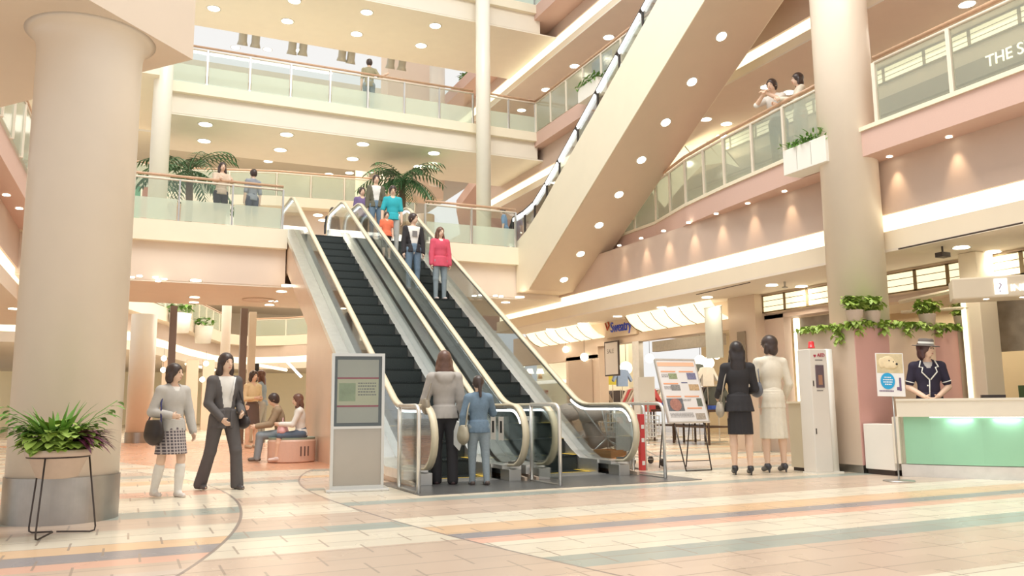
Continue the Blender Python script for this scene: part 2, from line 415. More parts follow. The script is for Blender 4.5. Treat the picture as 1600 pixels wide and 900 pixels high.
railing([(.4, YB3+.05), (9.0, YB3+.05)], Z3, 'upper bridge railing with one person leaning on it', 1.02)
railing([(9.25, YB3+.05), (11.1, YB3+.05)], Z3, 'short upper railing between slim column and right gallery', 1.02)
railing([(11.1, YB3), (11.05, 18), (11.0, 14)], Z3, 'gallery railing on the third floor half hidden by the raised escalator', 1.1, RAILW, frosted=0, glass_m=FROST2)
railing([(1.0, 22.0), (11.1, 22.0), (11.15, 18)], Z4, 'railing of the topmost bridge cut by the upper frame edge', 1.1)
R2 = [(10.05, 9.6), (10.1, 10.5), (10.27, 12.3), (10.47, 13.8), (10.90, 15.5), (10.99, 19.2)]
railing(R2, Z2, 'long gallery railing left of the right-hand column where two people lean', 1.0, RAILW, RAILW, FROST2, 0, True, 1.05, pw=.026)
railing([(10.04, 8.5), (10.04, 2.2)], Z2, 'gallery railing right of the tall column, nearest the camera', 1.22, RAILW, RAILW, FROST2, 0, True, 1.05, pw=.03)
railing([(-1.85, 12.2), (-1.72, 19.6)], Z2, 'gallery railing at the far left edge behind the thick column', 1.1, RAILW, frosted=0, glass_m=FROST2)

# ---- downlights
DL = {}
def downlight(p, r, label, group, down=True, m=LDOWN):
    key = (round(r, 3),)
    if key not in DL:
        e = empty('ceiling_downlight', p, 0, label, 'light', group)
        MB().lathe([(r*1.0, 0), (r*1.18, -.006), (r*1.22, .004)], 20).build('trim_ring', WHITE, e, True)
        MB().lathe([(0.0001, -.004), (r*.98, -.004), (r*.98, .02), (.0001, .02)], 20).build('lens', m, e)
        DL[key] = e; return e
    return dup(DL[key], p, None, label, group)
def dl_row(pxs, r, label, group, watt=0, **pl):
    ld = None
    if watt:
        ld = bpy.data.lights.new('downlight', 'SPOT'); ld.energy = watt; ld.spot_size = radians(150); ld.spot_blend = 1; ld.color = (1, .90, .72); ld.shadow_soft_size = r
    for (x, y) in pxs:
        p = Pt(x, y, **pl); e = downlight((p.x, p.y, p.z-.012), r, label, group)
        if ld: lo = bpy.data.objects.new('downlight_lamp', ld); C.objects.link(lo); lo.location = (p.x, p.y, p.z-.04)
dl_row([(306, 438), (304, 464), (303, 472), (448, 446), (440, 455), (427, 470), (421, 476), (812, 464), (790, 472)], .12,
       'round downlight in the ceiling under the bridge', 'downlights under the bridge', 40, z=3.76)
dl_row([(206, 433), (218, 431), (243, 433), (257, 436), (247, 439)], .06, 'small spot around the head of the round column under the bridge', 'spots around the column head', z=3.76)
dl_row([(741, 462), (751, 461), (774, 462), (783, 463)], .06, 'small spot seen beside the right escalator glass under the bridge', 'spots right of the escalator', z=3.76)
dl_row([(1206, 445), (1252, 447), (1149, 467), (1034, 480), (965, 494), (1105, 464), (1502, 386), (1551, 393), (909, 505), (859, 514)], .115,
       'round downlight in the ceiling in front of the shops', 'downlights in front of the shops', 45, z=3.26)
dl_row([(1198, 135), (1232, 144), (1103, 186), (1135, 193), (1127, 212), (1511, 6)], .13, 'round downlight in the second floor gallery ceiling', 'gallery downlights', 60, z=7.76)
dl_row([(321, 194), (319, 220), (448, 210), (438, 234), (567, 225), (551, 248), (678, 239), (655, 260)], .17, 'round downlight under the third floor bridge', 'downlights under the third floor bridge', 70, z=8.5)
dl_row([(334, 13), (449, 33), (460, 1), (573, 19), (557, 53), (680, 40), (658, 71)], .17, 'round downlight under the top bridge', 'downlights under the top bridge', 60, z=12.6)
dl_row([(951, 58), (898, 103), (853, 140), (815, 172)], .16, 'round downlight in the third floor gallery ceiling beyond the raised escalator', 'third floor gallery downlights', 60, z=12.06)
# wall-washing spots under the gallery edge: real spot lamps
for i, (x, y) in enumerate([(968, 393), (1002, 380), (1037, 365), (1076, 350), (1119, 331), (1168, 310), (1225, 287), (1388, 222), (1481, 194)]):
    p = Pt(x, y, z=4.70); xx = 10.36
    yy = p.y*xx/p.x
    e = downlight((xx, yy, 4.69), .045, 'small wall-washing spot under the pink gallery edge', 'wall-washing spots')
    ld = bpy.data.lights.new('spot', 'SPOT'); ld.energy = 13; ld.spot_size = radians(56); ld.spot_blend = 1; ld.color = (1, .76, .50); ld.shadow_soft_size = .03
    lo = bpy.data.objects.new('spot_lamp', ld); C.objects.link(lo); lo.parent = e; lo.location = (0, 0, -.02)
    lo.rotation_euler = (0, radians(-9), 0)
dl_row([(10, 304), (30, 325)], .06, 'small spot under the gallery edge at the far left', 'far left spots', z=4.68)
dl_row([(22, 482)], .12, 'downlight left of the thick column', 'far left downlights', 60, z=3.28)
# area fills added to brighten rear halls, galleries, left wing and the tall column
for (x, y, z, e_, sx, sy) in ((8.6, 6.6, 8.7, 90, 2.5, 3), (13.8, 12, 7.6, 160, 3, 14), (-5, 16, 3.2, 60, 4, 8), (3, 33, 7.3, 1000, 12, 8), (5, 46, 7.3, 1100, 16, 12), (3, 40, 3.1, 260, 12, 14), (4, 34, 12.3, 900, 12, 8)):
    ad = bpy.data.lights.new('hall_fill', 'AREA'); ad.shape = 'RECTANGLE'; ad.size = sx; ad.size_y = sy; ad.energy = e_; ad.color = (1, .92, .80)
    ao = bpy.data.objects.new('hall_fill', ad); C.objects.link(ao); ao.location = (x, y, z)

# ------------------------------------------------------------------ escalators
TA = tan(radians(30)); XH = [3.45, 4.69, 5.12, 6.38]
def inc_path(dz, y_in, z_lo, z_hi, y_start, y_end, R=1.0, n=8):
    """flat - arc - 30 deg line - arc - flat, in (y,z)"""
    pts = [(y_start, z_lo)]
    c = (y_in-R*.5*1.0)
    for i in range(n+1):
        a = radians(30)*i/n; pts.append((c+R*sin(a), z_lo+R*(1-cos(a))))
    y1, z1 = pts[-1]; zt = z_hi-R*(1-cos(radians(30))); y2 = y1+(zt-z1)/TA
    for i in range(n+1):
        a = radians(30)*(1-i/n); pts.append((y2+R*.5-R*sin(a), z_hi-R*(1-cos(a))))
    pts.append((y_end, z_hi)); return pts
HP = inc_path(0, 11.5, 1.0, Z2+1.0, 10.12, 21.5)
def handrail_loop(x):
    pts = []
    cy, cz, r = 10.12, .6, .4
    for i in range(13):
        a = -pi/2+pi*i/12; pts.append((cy-r*cos(a), cz+r*sin(a)))
    pts[0] = (cy+.1, .2)
    pts += HP[1:-1]
    cy2, cz2 = 21.5, Z2+.6
    for i in range(13):
        a = pi/2-pi*i/12; pts.append((cy2+r*cos(a), cz2+r*sin(a)))
    return [Vector((x, p[0], p[1])) for p in pts]
def zh(y, off=0):
    for (a, b) in zip(HP[:-1], HP[1:]):
        if a[0] <= y <= b[0]: return a[1]+(b[1]-a[1])*(y-a[0])/max(1e-6, b[0]-a[0])+off
    return (1.0 if y < 11 else Z2+1.0)+off
def deck_z(y):          # height of the inner deck / skirting top
    return max(.2, min(Z2+.2, TA*(y-11.18)+.2))
def strip(x0, x1, y0, y1, f0, f1, n=40, smooth=False):
    s = MB(); poly = []
    ys = [y0+(y1-y0)*i/n for i in range(n+1)]
    for i in range(n):
        a, b = ys[i], ys[i+1]
        vs = [(x, y, f(y)) for y in (a, b) for x in (x0, x1) for f in (f0, f1)]
        s.add(vs, [(1, 3, 7, 5), (0, 4, 6, 2), (0, 1, 5, 4), (2, 6, 7, 3)]+([(0, 2, 3, 1)] if i == 0 else [])+([(4, 5, 7, 6)] if i == n-1 else []))
    return s
STEPM = mat('escalator_step', (.035, .045, .045), .45, .3, noise=.3, nscale=40)
YEL = mat('yellow_line', (.9, .62, .08), .5)
STICK = mat('notice_white', (.85, .83, .78), .5)
def step_mesh():
    s = MB(); w = .50
    s.box(-w, 0, -.22, w, .03, -.002)
    s.box(-w, 0, -.03, w, .405, 0)
    for k in range(24): x = -w+.02+k*.0415; s.box(x, .0, 0, x+.018, .40, .008)
    return s.mesh('step')
STEP = step_mesh(); STEP.materials.append(STEPM)
YM = MB().box(-.50, .0, .0085, -.44, .40, .0115).box(.44, 0, .0085, .50, .40, .0115).mesh('demarcation_line'); YM.materials.append(YEL)
def escalator(xl, xr, label, xo0, xo1):
    xc = (xl+xr)/2
    e = empty('escalator', (0, 0, 0), 0, label, 'escalator')
    tp = [(12.0, 0), (16.9, 0), (16.9, 2.62), (19.5, 4.10), (21.2, 4.10), (21.2, Z2-.47), (20.86, Z2-.47), (20.86, Z2-.03)]
    ys = [20.2, 19.9]+[19.5-.5*i for i in range(17)]+[11.18, 10.0]
    tp += [(y, max(-.0, min(Z2-.03, TA*(y-11.18)-.30 if y > 11.8 else .0))) for y in ys if y > 12.05]
    MB().prism_yz(tp, xo0+.08, xo1-.08).build('truss_core', PEACH, e)
    tps = [(10.0, 0)]+tp[1:8]+[(y, max(0, deck_z(y)-.12)) for y in [20.86-.4*i for i in range(27)] if y > 10.2]+[(10.0, .05)]
    for xa in (xo0+.03, xo1-.07): MB().prism_yz(tps, xa, xa+.04).build('truss_cladding', PEACH, e)
    for sgn, x in ((1, xl), (-1, xr)):
        hp = handrail_loop(x)
        s = MB(); n = len(hp)
        s.ribbon(hp, .085, .035); s.build('handrail', RUBB, e, True)
        # guide just inside the loop
        s = MB().ribbon([Vector((x, 0, 0))+Vector((0, p.y, p.z)) for p in hp_inset(hp, .035)], .05, .03); s.build('handrail_guide', STEELD, e)
        # glass balustrade
        gi = hp_inset(hp, .05)
        poly_top = [(p.y, p.z) for p in gi]
        low = [(y, deck_z(y)-.02) for y in [21.4-.4*i for i in range(28)] if y > 10.2]
        poly = poly_top[2:-2]+low
        MB().prism_yz(poly, x-.006, x+.006).build('glass_balustrade', GLASSG, e)
        # lighting tube below the handrail
        li = [p for p in hp_inset(hp, .075)][8:-6]
        seg = []; k = 0
        for a, b in zip(li[:-1], li[1:]):
            L = (b-a).length
            if L > 1.5:
                if abs(x-XH[2]) > .01: continue
                m_ = 5
                for i in range(m_): seg.append([a+(b-a)*((i+.03)/m_), a+(b-a)*((i+.97)/m_)])
            elif seg and (seg[-1][-1]-a).length < 1e-4: seg[-1].append(b)
            else: seg.append([a, b])
        for q in seg: MB().ribbon([p+Vector((sgn*.018, 0, 0)) for p in q], .022, .03).build('lighting_tube', LTUBE, e)
        # inner deck + skirt, outer deck
        xi = x+sgn*.10
        strip(min(x-sgn*.01, xi), max(x-sgn*.01, xi), 10.25, 21.3, lambda y: deck_z(y)-.05, deck_z).build('inner_deck', STEEL, e)
        xs = x+sgn*.115
        strip(min(xi, xs), max(xi, xs), 10.6, 21.0, lambda y: max(-.02, deck_z(y)-.5), lambda y: deck_z(y)-.0).build('skirt_panel', STEEL, e)
        xo = xo0 if sgn > 0 else xo1
        strip(min(x, xo), max(x, xo), 10.25, 21.3, lambda y: max(0, deck_z(y)-.13), lambda y: deck_z(y)-.01).build('outer_deck', STEEL, e)
        # newel foot
        B(x-.09, 10.05, 0, x+.09, 10.34, .16).build('newel_foot', STEELD, e, bevel=.01)
    for i in range(3): pass
    # steps
    for k in range(-1, 24):
        y = 11.18+.4*k-.4+.4; z = max(.012, min(Z2, .231*(k+1)))
        if z >= Z2: z = Z2-.005
        if y > 20.9: break
        o = bpy.data.objects.new('step', STEP); C.objects.link(o); o.parent = e; o.location = (xc, y, z+(.0 if z > .1 else .0))
        if k < 3:
            q = bpy.data.objects.new('demarcation_line', YM); C.objects.link(q); q.parent = o
    B(xl+.12, 10.35, .004, xr-.12, 10.79, .016).build('comb_plate', YEL if False else STEELD, e)
    B(xl+.12, 10.76, .010, xr-.12, 10.79, .020).build('comb_line', YEL, e)
    return e
def hp_inset(hp, d):
    out = []; n = len(hp)
    for i, p in enumerate(hp):
        a = hp[max(i-1, 0)]; b = hp[min(i+1, n-1)]; t = (b-a).normalized()
        nn = Vector((0, t.z, -t.y))     # right-hand side of travel: inward
        out.append(p+nn*d)
    return out
e1 = escalator(XH[0], XH[1], 'left escalator of the pair with a cladded side wall, steps empty except near its foot', EX0, 4.87)
e2 = escalator(XH[2], XH[3], 'right escalator of the pair, carrying the couple and people coming down', 4.94, EX1)
# notices on newel glass
for i, (x, y) in enumerate(((XH[1]-.02, 10.35), (XH[1]-.02, 10.62), (XH[2]-.02, 10.4))):
    n_ = B(x-.012, y, .52, x-.008, y+.17, .84).build('notice_sticker', STICK, e1 if i < 2 else e2)
    n_['label'] = 'white notice on the glass'
    B(x-.014, y+.05, .62, x-.0125, y+.12, .78).build('pictogram', BLACK, n_)
struct(B(3.02, 9.0, .0, 6.9, 10.75, .008).build('trim_9', mat('landing_plate', (.20, .20, .20), .3, .6, noise=.15, nscale=30)))
# stainless guard hoops
def hoop(x, y0, y1, label, glassp=True, h=1.0):
    e = empty('guard_rail', (x, y0, 0), 0, label, 'guard rail'); L = y1-y0
    r = .12; pts = [(0, 0, 0), (0, 0, h-r)]+[(0, r-r*cos(a), h-r+r*sin(a)) for a in (pi/6, pi/3, pi/2)]+[(0, L, h)]
    MB().tube(pts, .024, 10).build('bent_tube', STEEL, e, True)
    MB().tube([(0, L, 0), (0, L, h)], .024, 10).build('post', STEEL, e, True)
    if glassp: B(-.006, .05, .08, .006, L-.04, h-.08).build('glass_panel', GLASS, e)
    B(-.03, 0, 0, .03, L, .02).build('base_strip', STEELD, e)
    return e
hoop(3.07, 9.2, 9.95, 'bent steel guard rail left of the escalator foot, beside the poster stand')
hoop(4.905, 9.2, 10.0, 'bent steel guard rail between the two escalator feet')
hoop(6.62, 9.42, 10.2, 'bent steel guard rail right of the escalator foot', False)
hoop(7.2, 10.75, 11.6, 'steel guard rail farther back behind the leaflet easel', False)

# ------------------------------------------------------------------ raised escalator crossing to the third floor
UX0, UX1 = 9.2, 10.8
def raised():
    e = empty('escalator', (0, 0, 0), 0, 'raised escalator crossing upper right, smooth cream side and lit underside', 'escalator')
    S = .585
    zu = lambda y: 3.99+(18.69-y)*S
    ytop = 10.9
    top = [(19.55, 5.28), (18.9, 5.48), (18.2, 5.82), (17.6, 6.17), (ytop, 6.17+(17.6-ytop)*S)]
    poly = [(19.55, 3.93), (18.8, 3.93), (18.5, 4.10), (ytop, zu(ytop))]+top[::-1]
    MB().prism_yz(poly, UX0, UX0+.12).build('side_cladding', CREAM2, e)
    MB().prism_yz(poly, UX1-.12, UX1).build('side_cladding', CREAM2, e)
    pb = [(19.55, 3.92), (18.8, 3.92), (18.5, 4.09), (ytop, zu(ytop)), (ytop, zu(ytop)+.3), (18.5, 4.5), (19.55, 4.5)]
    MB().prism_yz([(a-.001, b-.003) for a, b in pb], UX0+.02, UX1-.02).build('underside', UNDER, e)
    MB().prism_yz([(19.5, 5.1), (18.4, 5.15), (ytop, 5.15+(18.4-ytop)*S), (ytop, 4.9+(18.4-ytop)*S), (18.4, 4.9), (19.5, 4.9)], UX0+.12, UX1-.12).build('step_band', STEPM, e)
    for x in (UX0+.2, UX1-.2):
        tp = [(20.4, 5.75), (20.1, 6.10), (19.4, 6.14), (18.8, 6.25), (18.1, 6.6), (17.4, 7.0), (ytop-2, 7.0+(17.4-ytop+2)*S)]
        hp = [Vector((x, a, b)) for a, b in tp]
        MB().ribbon(hp, .08, .035).build('handrail', DKM, e, True)
        MB().prism_yz([(a, b-.03) for a, b in tp]+[(ytop, 6.1+(17.6-ytop)*S), (17.6, 6.1), (18.9, 5.4), (20.4, 5.2)], x-.006, x+.006).build('glass_balustrade', GLASSG, e)
        for a, b in zip(hp[1:-1], hp[2:]):
            L = (b-a).length; n = max(1, round(L/1.1))
            for i in range(n): MB().ribbon([a+(b-a)*((i+.04)/n)+Vector((-.03, 0, -.08)), a+(b-a)*((i+.94)/n)+Vector((-.03, 0, -.08))], .03, .09).build('lighting_tube', LTUBE, e)
        s = MB()
        for a, b in zip(hp[1:-1], hp[2:]):
            L = (b-a).length; n = max(1, round(L/1.1))
            for i in range(n):
                q = a+(b-a)*(i/n); s.box(q.x-.02, q.y-.02, q.z-.75, q.x+.02, q.y+.02, q.z-.02)
        s.build('balustrade_bracket', DKM, e)
    return e
raised()
for (x, y) in [(1127, 51), (1081, 121), (1040, 185), (1002, 243), (967, 296), (936, 345), (907, 390), (881, 430)]:
    d = Pt(x, y, z=2)-Vector((0, 0, HC)); # ray
    xc = 10.0; t = xc/d.x; q = Vector((0, 0, HC))+d*t
    o = downlight((xc, q.y, 3.99+(18.69-q.y)*.585-.012), .101, 'round downlight set in the sloping underside of the raised escalator', 'raised escalator downlights')
    o.rotation_euler = (math.atan(-.585), 0, 0)

# ------------------------------------------------------------------ people: smooth bodies grown from a distance field
class Field:
    def __init__(s, lo, hi, h):
        s.h = h; s.lo = np.array(lo, float); s.n = np.ceil((np.array(hi)-s.lo)/h).astype(int)+1
        s.v = np.full(s.n, 1.0, np.float32)
    def _sub(s, lo, hi, pad=.07):
        a = np.maximum(0, np.floor((np.array(lo)-pad-s.lo)/s.h).astype(int)); b = np.minimum(s.n, np.ceil((np.array(hi)+pad-s.lo)/s.h).astype(int)+1)
        if np.any(b <= a): return None
        g = [s.lo[i]+s.h*np.arange(a[i], b[i]) for i in range(3)]
        return (slice(a[0], b[0]), slice(a[1], b[1]), slice(a[2], b[2])), g[0][:, None, None], g[1][None, :, None], g[2][None, None, :]
    def _put(s, sl, d, k, op='add'):
        a = s.v[sl]; d = d.astype(np.float32)
        if op == 'add':
            if k <= 0: s.v[sl] = np.minimum(a, d)
            else:
                hh = np.clip(.5+.5*(a-d)/k, 0, 1); s.v[sl] = a*(1-hh)+d*hh-k*hh*(1-hh)
        else: s.v[sl] = np.maximum(a, -d)
    def cap(s, a, b, ra, rb, k=.02, op='add', flat=None):
        a = np.array(a, float); b = np.array(b, float); r = max(ra, rb)
        q = s._sub(np.minimum(a, b)-r, np.maximum(a, b)+r)
        if q is None: return
        sl, X, Y, Z = q; ab = b-a; L2 = max(1e-9, ab@ab)
        t = np.clip(((X-a[0])*ab[0]+(Y-a[1])*ab[1]+(Z-a[2])*ab[2])/L2, 0, 1)
        dx = X-a[0]-t*ab[0]; dy = Y-a[1]-t*ab[1]; dz = Z-a[2]-t*ab[2]
        s._put(sl, np.sqrt(dx*dx+dy*dy+dz*dz)-(ra+(rb-ra)*t), k, op)
    def ell(s, c, r, k=.02, M=None, op='add'):
        c = np.array(c, float); r = np.array(r, float); m = r.max(); q = s._sub(c-m, c+m)
        if q is None: return
        sl, X, Y, Z = q; p = [X-c[0], Y-c[1], Z-c[2]]
        if M is not None: p = [M[i][0]*p[0]+M[i][1]*p[1]+M[i][2]*p[2] for i in range(3)]
        k0 = np.sqrt(sum((p[i]/r[i])**2 for i in range(3))); k1 = np.sqrt(sum((p[i]/r[i]**2)**2 for i in range(3)))+1e-6
        s._put(sl, k0*(k0-1)/k1, k, op)
    def cone(s, top, bot, rt, rb, k=.01):
        """elliptical skirt from top to bottom centres; rt, rb are (rx, ry)"""
        top = np.array(top, float); bot = np.array(bot, float); m = max(*rt, *rb)
        q = s._sub(np.minimum(top, bot)-m, np.maximum(top, bot)+m)
        if q is None: return
        sl, X, Y, Z = q; t = np.clip((top[2]-Z)/(top[2]-bot[2]), 0, 1)
        cx = top[0]+(bot[0]-top[0])*t; cy = top[1]+(bot[1]-top[1])*t; a = rt[0]+(rb[0]-rt[0])*t; b = rt[1]+(rb[1]-rt[1])*t
        ang = np.arctan2(Y-cy, X-cx)
        d = (np.sqrt(((X-cx)/a)**2+((Y-cy)/b)**2)-1-.035*t*np.sin(ang*11))*np.minimum(a, b)
        d = np.maximum(d, np.maximum(Z-top[2], bot[2]-Z)); s._put(sl, d, k)
    def cut(s, fn):      # keep where fn(X,Y,Z) < 0
        X = (s.lo[0]+s.h*np.arange(s.n[0]))[:, None, None]; Y = (s.lo[1]+s.h*np.arange(s.n[1]))[None, :, None]; Z = (s.lo[2]+s.h*np.arange(s.n[2]))[None, None, :]
        s.v = np.maximum(s.v, np.broadcast_to(fn(X, Y, Z), s.v.shape).astype(np.float32))
    def mesh(s, name):
        v = s.v.copy(); v[0] = v[-1] = 1; v[:, 0] = v[:, -1] = 1; v[:, :, 0] = v[:, :, -1] = 1
        ins = v < 0; n = v.shape
        cs = np.zeros(tuple(k-1 for k in n), np.int8)
        for dx in (0, 1):
            for dy in (0, 1):
                for dz in (0, 1): cs += ins[dx:n[0]-1+dx, dy:n[1]-1+dy, dz:n[2]-1+dz]
        act = (cs > 0) & (cs < 8); idx = np.full(act.shape, -1, np.int64); ii = np.argwhere(act); idx[act] = np.arange(len(ii))
        if len(ii) == 0: return bpy.data.meshes.new(name)
        acc = np.zeros((len(ii), 3)); cnt = np.zeros(len(ii)); i0, j0, k0 = ii.T
        for ax in range(3):
            o1, o2 = [q for q in range(3) if q != ax]
            for a in (0, 1):
                for b in (0, 1):
                    p = [i0.copy(), j0.copy(), k0.copy()]; p[o1] += a; p[o2] += b
                    q = [x.copy() for x in p]; q[ax] += 1
                    va = v[p[0], p[1], p[2]]; vb = v[q[0], q[1], q[2]]; cr = (va < 0) != (vb < 0)
                    t = np.where(cr, va/np.where(cr, va-vb, 1), 0)
                    loc = np.stack([p[0]-i0, p[1]-j0, p[2]-k0], 1).astype(float); loc[:, ax] += t
                    acc += loc*cr[:, None]; cnt += cr
        pos = s.lo+(ii+acc/cnt[:, None])*s.h
        faces = []
        for ax in range(3):
            o1, o2 = [(1, 2), (2, 0), (0, 1)][ax]
            sl1 = [slice(1, n[q]-1) for q in range(3)]; sl1[ax] = slice(0, n[ax]-1)
            sl2 = list(sl1); sl2[ax] = slice(1, n[ax])
            A = ins[tuple(sl1)]; Bq = ins[tuple(sl2)]
            e = np.argwhere(A != Bq)
            if len(e) == 0: continue
            fl = A[tuple(e.T)]; g = e+np.array([0 if q == ax else 1 for q in range(3)])
            def ci(d1, d2):
                h_ = g.copy(); h_[:, o1] -= d1; h_[:, o2] -= d2; return idx[h_[:, 0], h_[:, 1], h_[:, 2]]
            q4 = np.stack([ci(1, 1), ci(0, 1), ci(0, 0), ci(1, 0)], 1); q4[~fl] = q4[~fl][:, ::-1]
            faces.append(q4)
        faces = np.concatenate(faces)
        me = bpy.data.meshes.new(name); me.vertices.add(len(pos)); me.vertices.foreach_set('co', pos.astype(np.float32).ravel())
        me.loops.add(len(faces)*4); me.loops.foreach_set('vertex_index', faces.ravel().astype(np.int32))
        me.polygons.add(len(faces)); me.polygons.foreach_set('loop_start', np.arange(0, len(faces)*4, 4, dtype=np.int32))
        me.update(calc_edges=True); me.validate()
        me.polygons.foreach_set('use_smooth', np.ones(len(faces), bool)); return me

def vrot(v, ax, deg):
    return Matrix.Rotation(radians(deg), 3, ax) @ Vector(v)
SKIN = mat('skin', (.80, .56, .42), .5, noise=.03)
def person(label, loc, heading, H, top=None, bottom=None, hair='short', haircol=(.05, .03, .025), pose=None, res=.012, shoe=(.04, .04, .045),
           socks=None, face=True, stance=None, group=None, tz=None, build=1.0, heel=0.0, hat=False, inner=None):
    """local frame: +y forward, +x to the person's right; heading 0 looks along +Y, 90 along +X"""
    P = dict(lean=0, ual=(-.16, .0, -1), uar=(.16, .0, -1), fal=(-.05, .12, -1), far=(.05, .12, -1), thl=(-.03, .0, -1), thr=(.03, 0, -1),
             shl=(0, -.02, -1), shr=(0, -.02, -1), yaw=0, nod=0)
    P.update(pose or {})
    V = lambda t: Vector(t).normalized()
    w = build; S = H
    up = {k: V(P[k]) for k in ('ual', 'uar', 'fal', 'far', 'thl', 'thr', 'shl', 'shr')}
    LT, LS = .245*S, .24*S
    hipw = .052*S
    reach = max(-(up['thl'].z*LT+up['shl'].z*LS), -(up['thr'].z*LT+up['shr'].z*LS))
    hz = reach+.042*S+heel if stance is None else stance
    pel = Vector((0, 0, hz))
    lean = lambda v: pel+Matrix.Rotation(radians(-P['lean']), 3, 'X') @ Vector(v)
    J = {}
    for sd, q in ((-1, 'l'), (1, 'r')):
        J['hip'+q] = pel+Vector((sd*hipw, 0, 0)); J['kne'+q] = J['hip'+q]+up['th'+q]*LT; J['ank'+q] = J['kne'+q]+up['sh'+q]*LS
        J['sho'+q] = lean((sd*.096*S*w, -.005, .272*S)); J['elb'+q] = J['sho'+q]+up['ua'+q]*.17*S; J['wri'+q] = J['elb'+q]+up['fa'+q]*.145*S
    neck = lean((0, -.01*S, .305*S)); chest = lean((0, 0, .21*S)); waist = lean((0, .002*S, .10*S)); pc = lean((0, -.004*S, .0))
    hd = lean((0, .012*S, .405*S)); RL = Matrix.Rotation(radians(-P['lean']*.5), 3, 'X') @ Matrix.Rotation(radians(P['yaw']), 3, 'Z') @ Matrix.Rotation(radians(P['nod']), 3, 'X')
    R_ = np.array(RL.transposed())
    Hh = lambda v: hd+RL @ (Vector(v)*S)
    TR = np.array(Matrix.Rotation(radians(-P['lean']), 3, 'X').transposed())
    pts = list(J.values())+[hd+Vector((0, 0, .1*S)), neck]
    lo = [min(p[i] for p in pts)-.17 for i in range(3)]; hi = [max(p[i] for p in pts)+.17 for i in range(3)]
    lo[2] = min(lo[2], min(J['ankl'].z, J['ankr'].z)-.1)
    h = res
    F = Field(lo, hi, h)
    # torso
    def torso(F, g, arms=1.0, body=True, k=.03):
        F.ell(chest, ((.088*w*S+g), (.060*w*S+g), .115*S+g), k, TR); F.ell(waist, ((.072*w*S+g), .052*w*S+g, .10*S), k, TR)
        F.ell(pc, ((.088*w*S+g), .062*w*S+g, .072*S+g), k, TR)
        F.cap(J['shol'], J['shor'], .031*S+g*.6, .031*S+g*.6, k)
        for q in 'lr': F.cap(neck+Vector((0, -.012, -.004*S)), J['sho'+q], .026*S+g*.4, .026*S+g*.4, .03)
        for q in 'lr':
            if arms > 0:
                f1 = min(1, arms/.54); e = J['sho'+q].lerp(J['elb'+q], f1); F.cap(J['sho'+q], e, .029*S*w+g, .023*S+g, .02)
                if arms > .54:
                    e2 = J['elb'+q].lerp(J['wri'+q], min(1, (arms-.54)/.44)); F.cap(J['elb'+q], e2, .024*S+g, .018*S+g, .012)
    torso(F, 0, 1)
    F.cap(neck, hd-Vector((0, .004, .02*S)), .030*S, .027*S, .015)
    # head: skull, jaw, nose, ears
    F.ell(Hh((0, -.004, .012)), (.046*S, .056*S, .056*S), .01, R_); F.ell(Hh((0, .012, -.026)), (.034*S, .038*S, .040*S), .02, R_)
    F.cap(Hh((0, .050, .002)), Hh((0, .060, -.016)), .006*S, .008*S, .006)
    for sd in (-1, 1): F.ell(Hh((sd*.047, -.002, -.004)), (.006*S, .011*S, .017*S), .004, R_)
    # hands: palm, four fingers, thumb
    for q, sd in (('l', -1), ('r', 1)):
        wr = J['wri'+q]; d = up['fa'+q]; inn = Vector((-sd, 0, 0)); inn = (inn-d*inn.dot(d)).normalized(); ac = d.cross(inn).normalized()
        F.cap(J['elb'+q], wr, .023*S, .0155*S, .01)
        pl = wr+d*.03*S; F.cap(wr, pl+d*.012*S, .014*S, .013*S, .01); F.cap(pl-ac*.012*S, pl+ac*.012*S, .0125*S, .0125*S, .008)
        for i, (o, L_) in enumerate(((-.018, .040), (-.006, .046), (.006, .043), (.018, .034))):
            a = wr+d*.045*S+ac*o*S; b = a+(d*.9+inn*.25).normalized()*L_*.5*S; c = b+(d*.55+inn*.8).normalized()*L_*.5*S
            F.cap(a, b, .0062*S, .0056*S, .003); F.cap(b, c, .0056*S, .0048*S, .003)
        fwd = Vector((0, 1, 0)); tdir = ac if ac.y > 0 else -ac
        a = wr+d*.018*S+tdir*.012*S; F.cap(a, a+(d*.6+tdir*.6+inn*.3).normalized()*.032*S, .0075*S, .006*S, .006)
    # legs and feet
    for q in 'lr':
        F.cap(J['hip'+q], J['kne'+q], .050*S*w, .030*S, .03); kn = J['kne'+q]; an = J['ank'+q]
        F.cap(kn, kn.lerp(an, .35), .029*S, .031*S, .02); F.cap(kn.lerp(an, .35), an, .030*S, .019*S, .015)
        F.cap(an+Vector((0, -.012*S, -.022*S)), an+Vector((0, .085*S, -.030*S-heel*.6)), .018*S, .013*S, .015)
    e = empty('person', loc, -radians(heading), label, 'person', group)
    o = bpy.data.objects.new('body', F.mesh('body')); C.objects.link(o); o.parent = e; o.data.materials.append(SKIN)
    def part(F, name, m, parent=e):
        o = bpy.data.objects.new(name, F.mesh(name)); C.objects.link(o); o.parent = parent; o.data.materials.append(m); return o
    fl = lambda v: v
    out = dict(root=e, J=J, lean=lean, hd=hd, Hh=Hh, S=S)
    if inner:
        F = Field(lo, hi, h); torso(F, .006*S, 0); F.cap(neck, neck+Vector((0, .01, -.03)), .034*S, .04*S, .01)
        F.cut(lambda X, Y, Z: Z-(neck.z+.0*S)); part(F, 'shirt', inner)
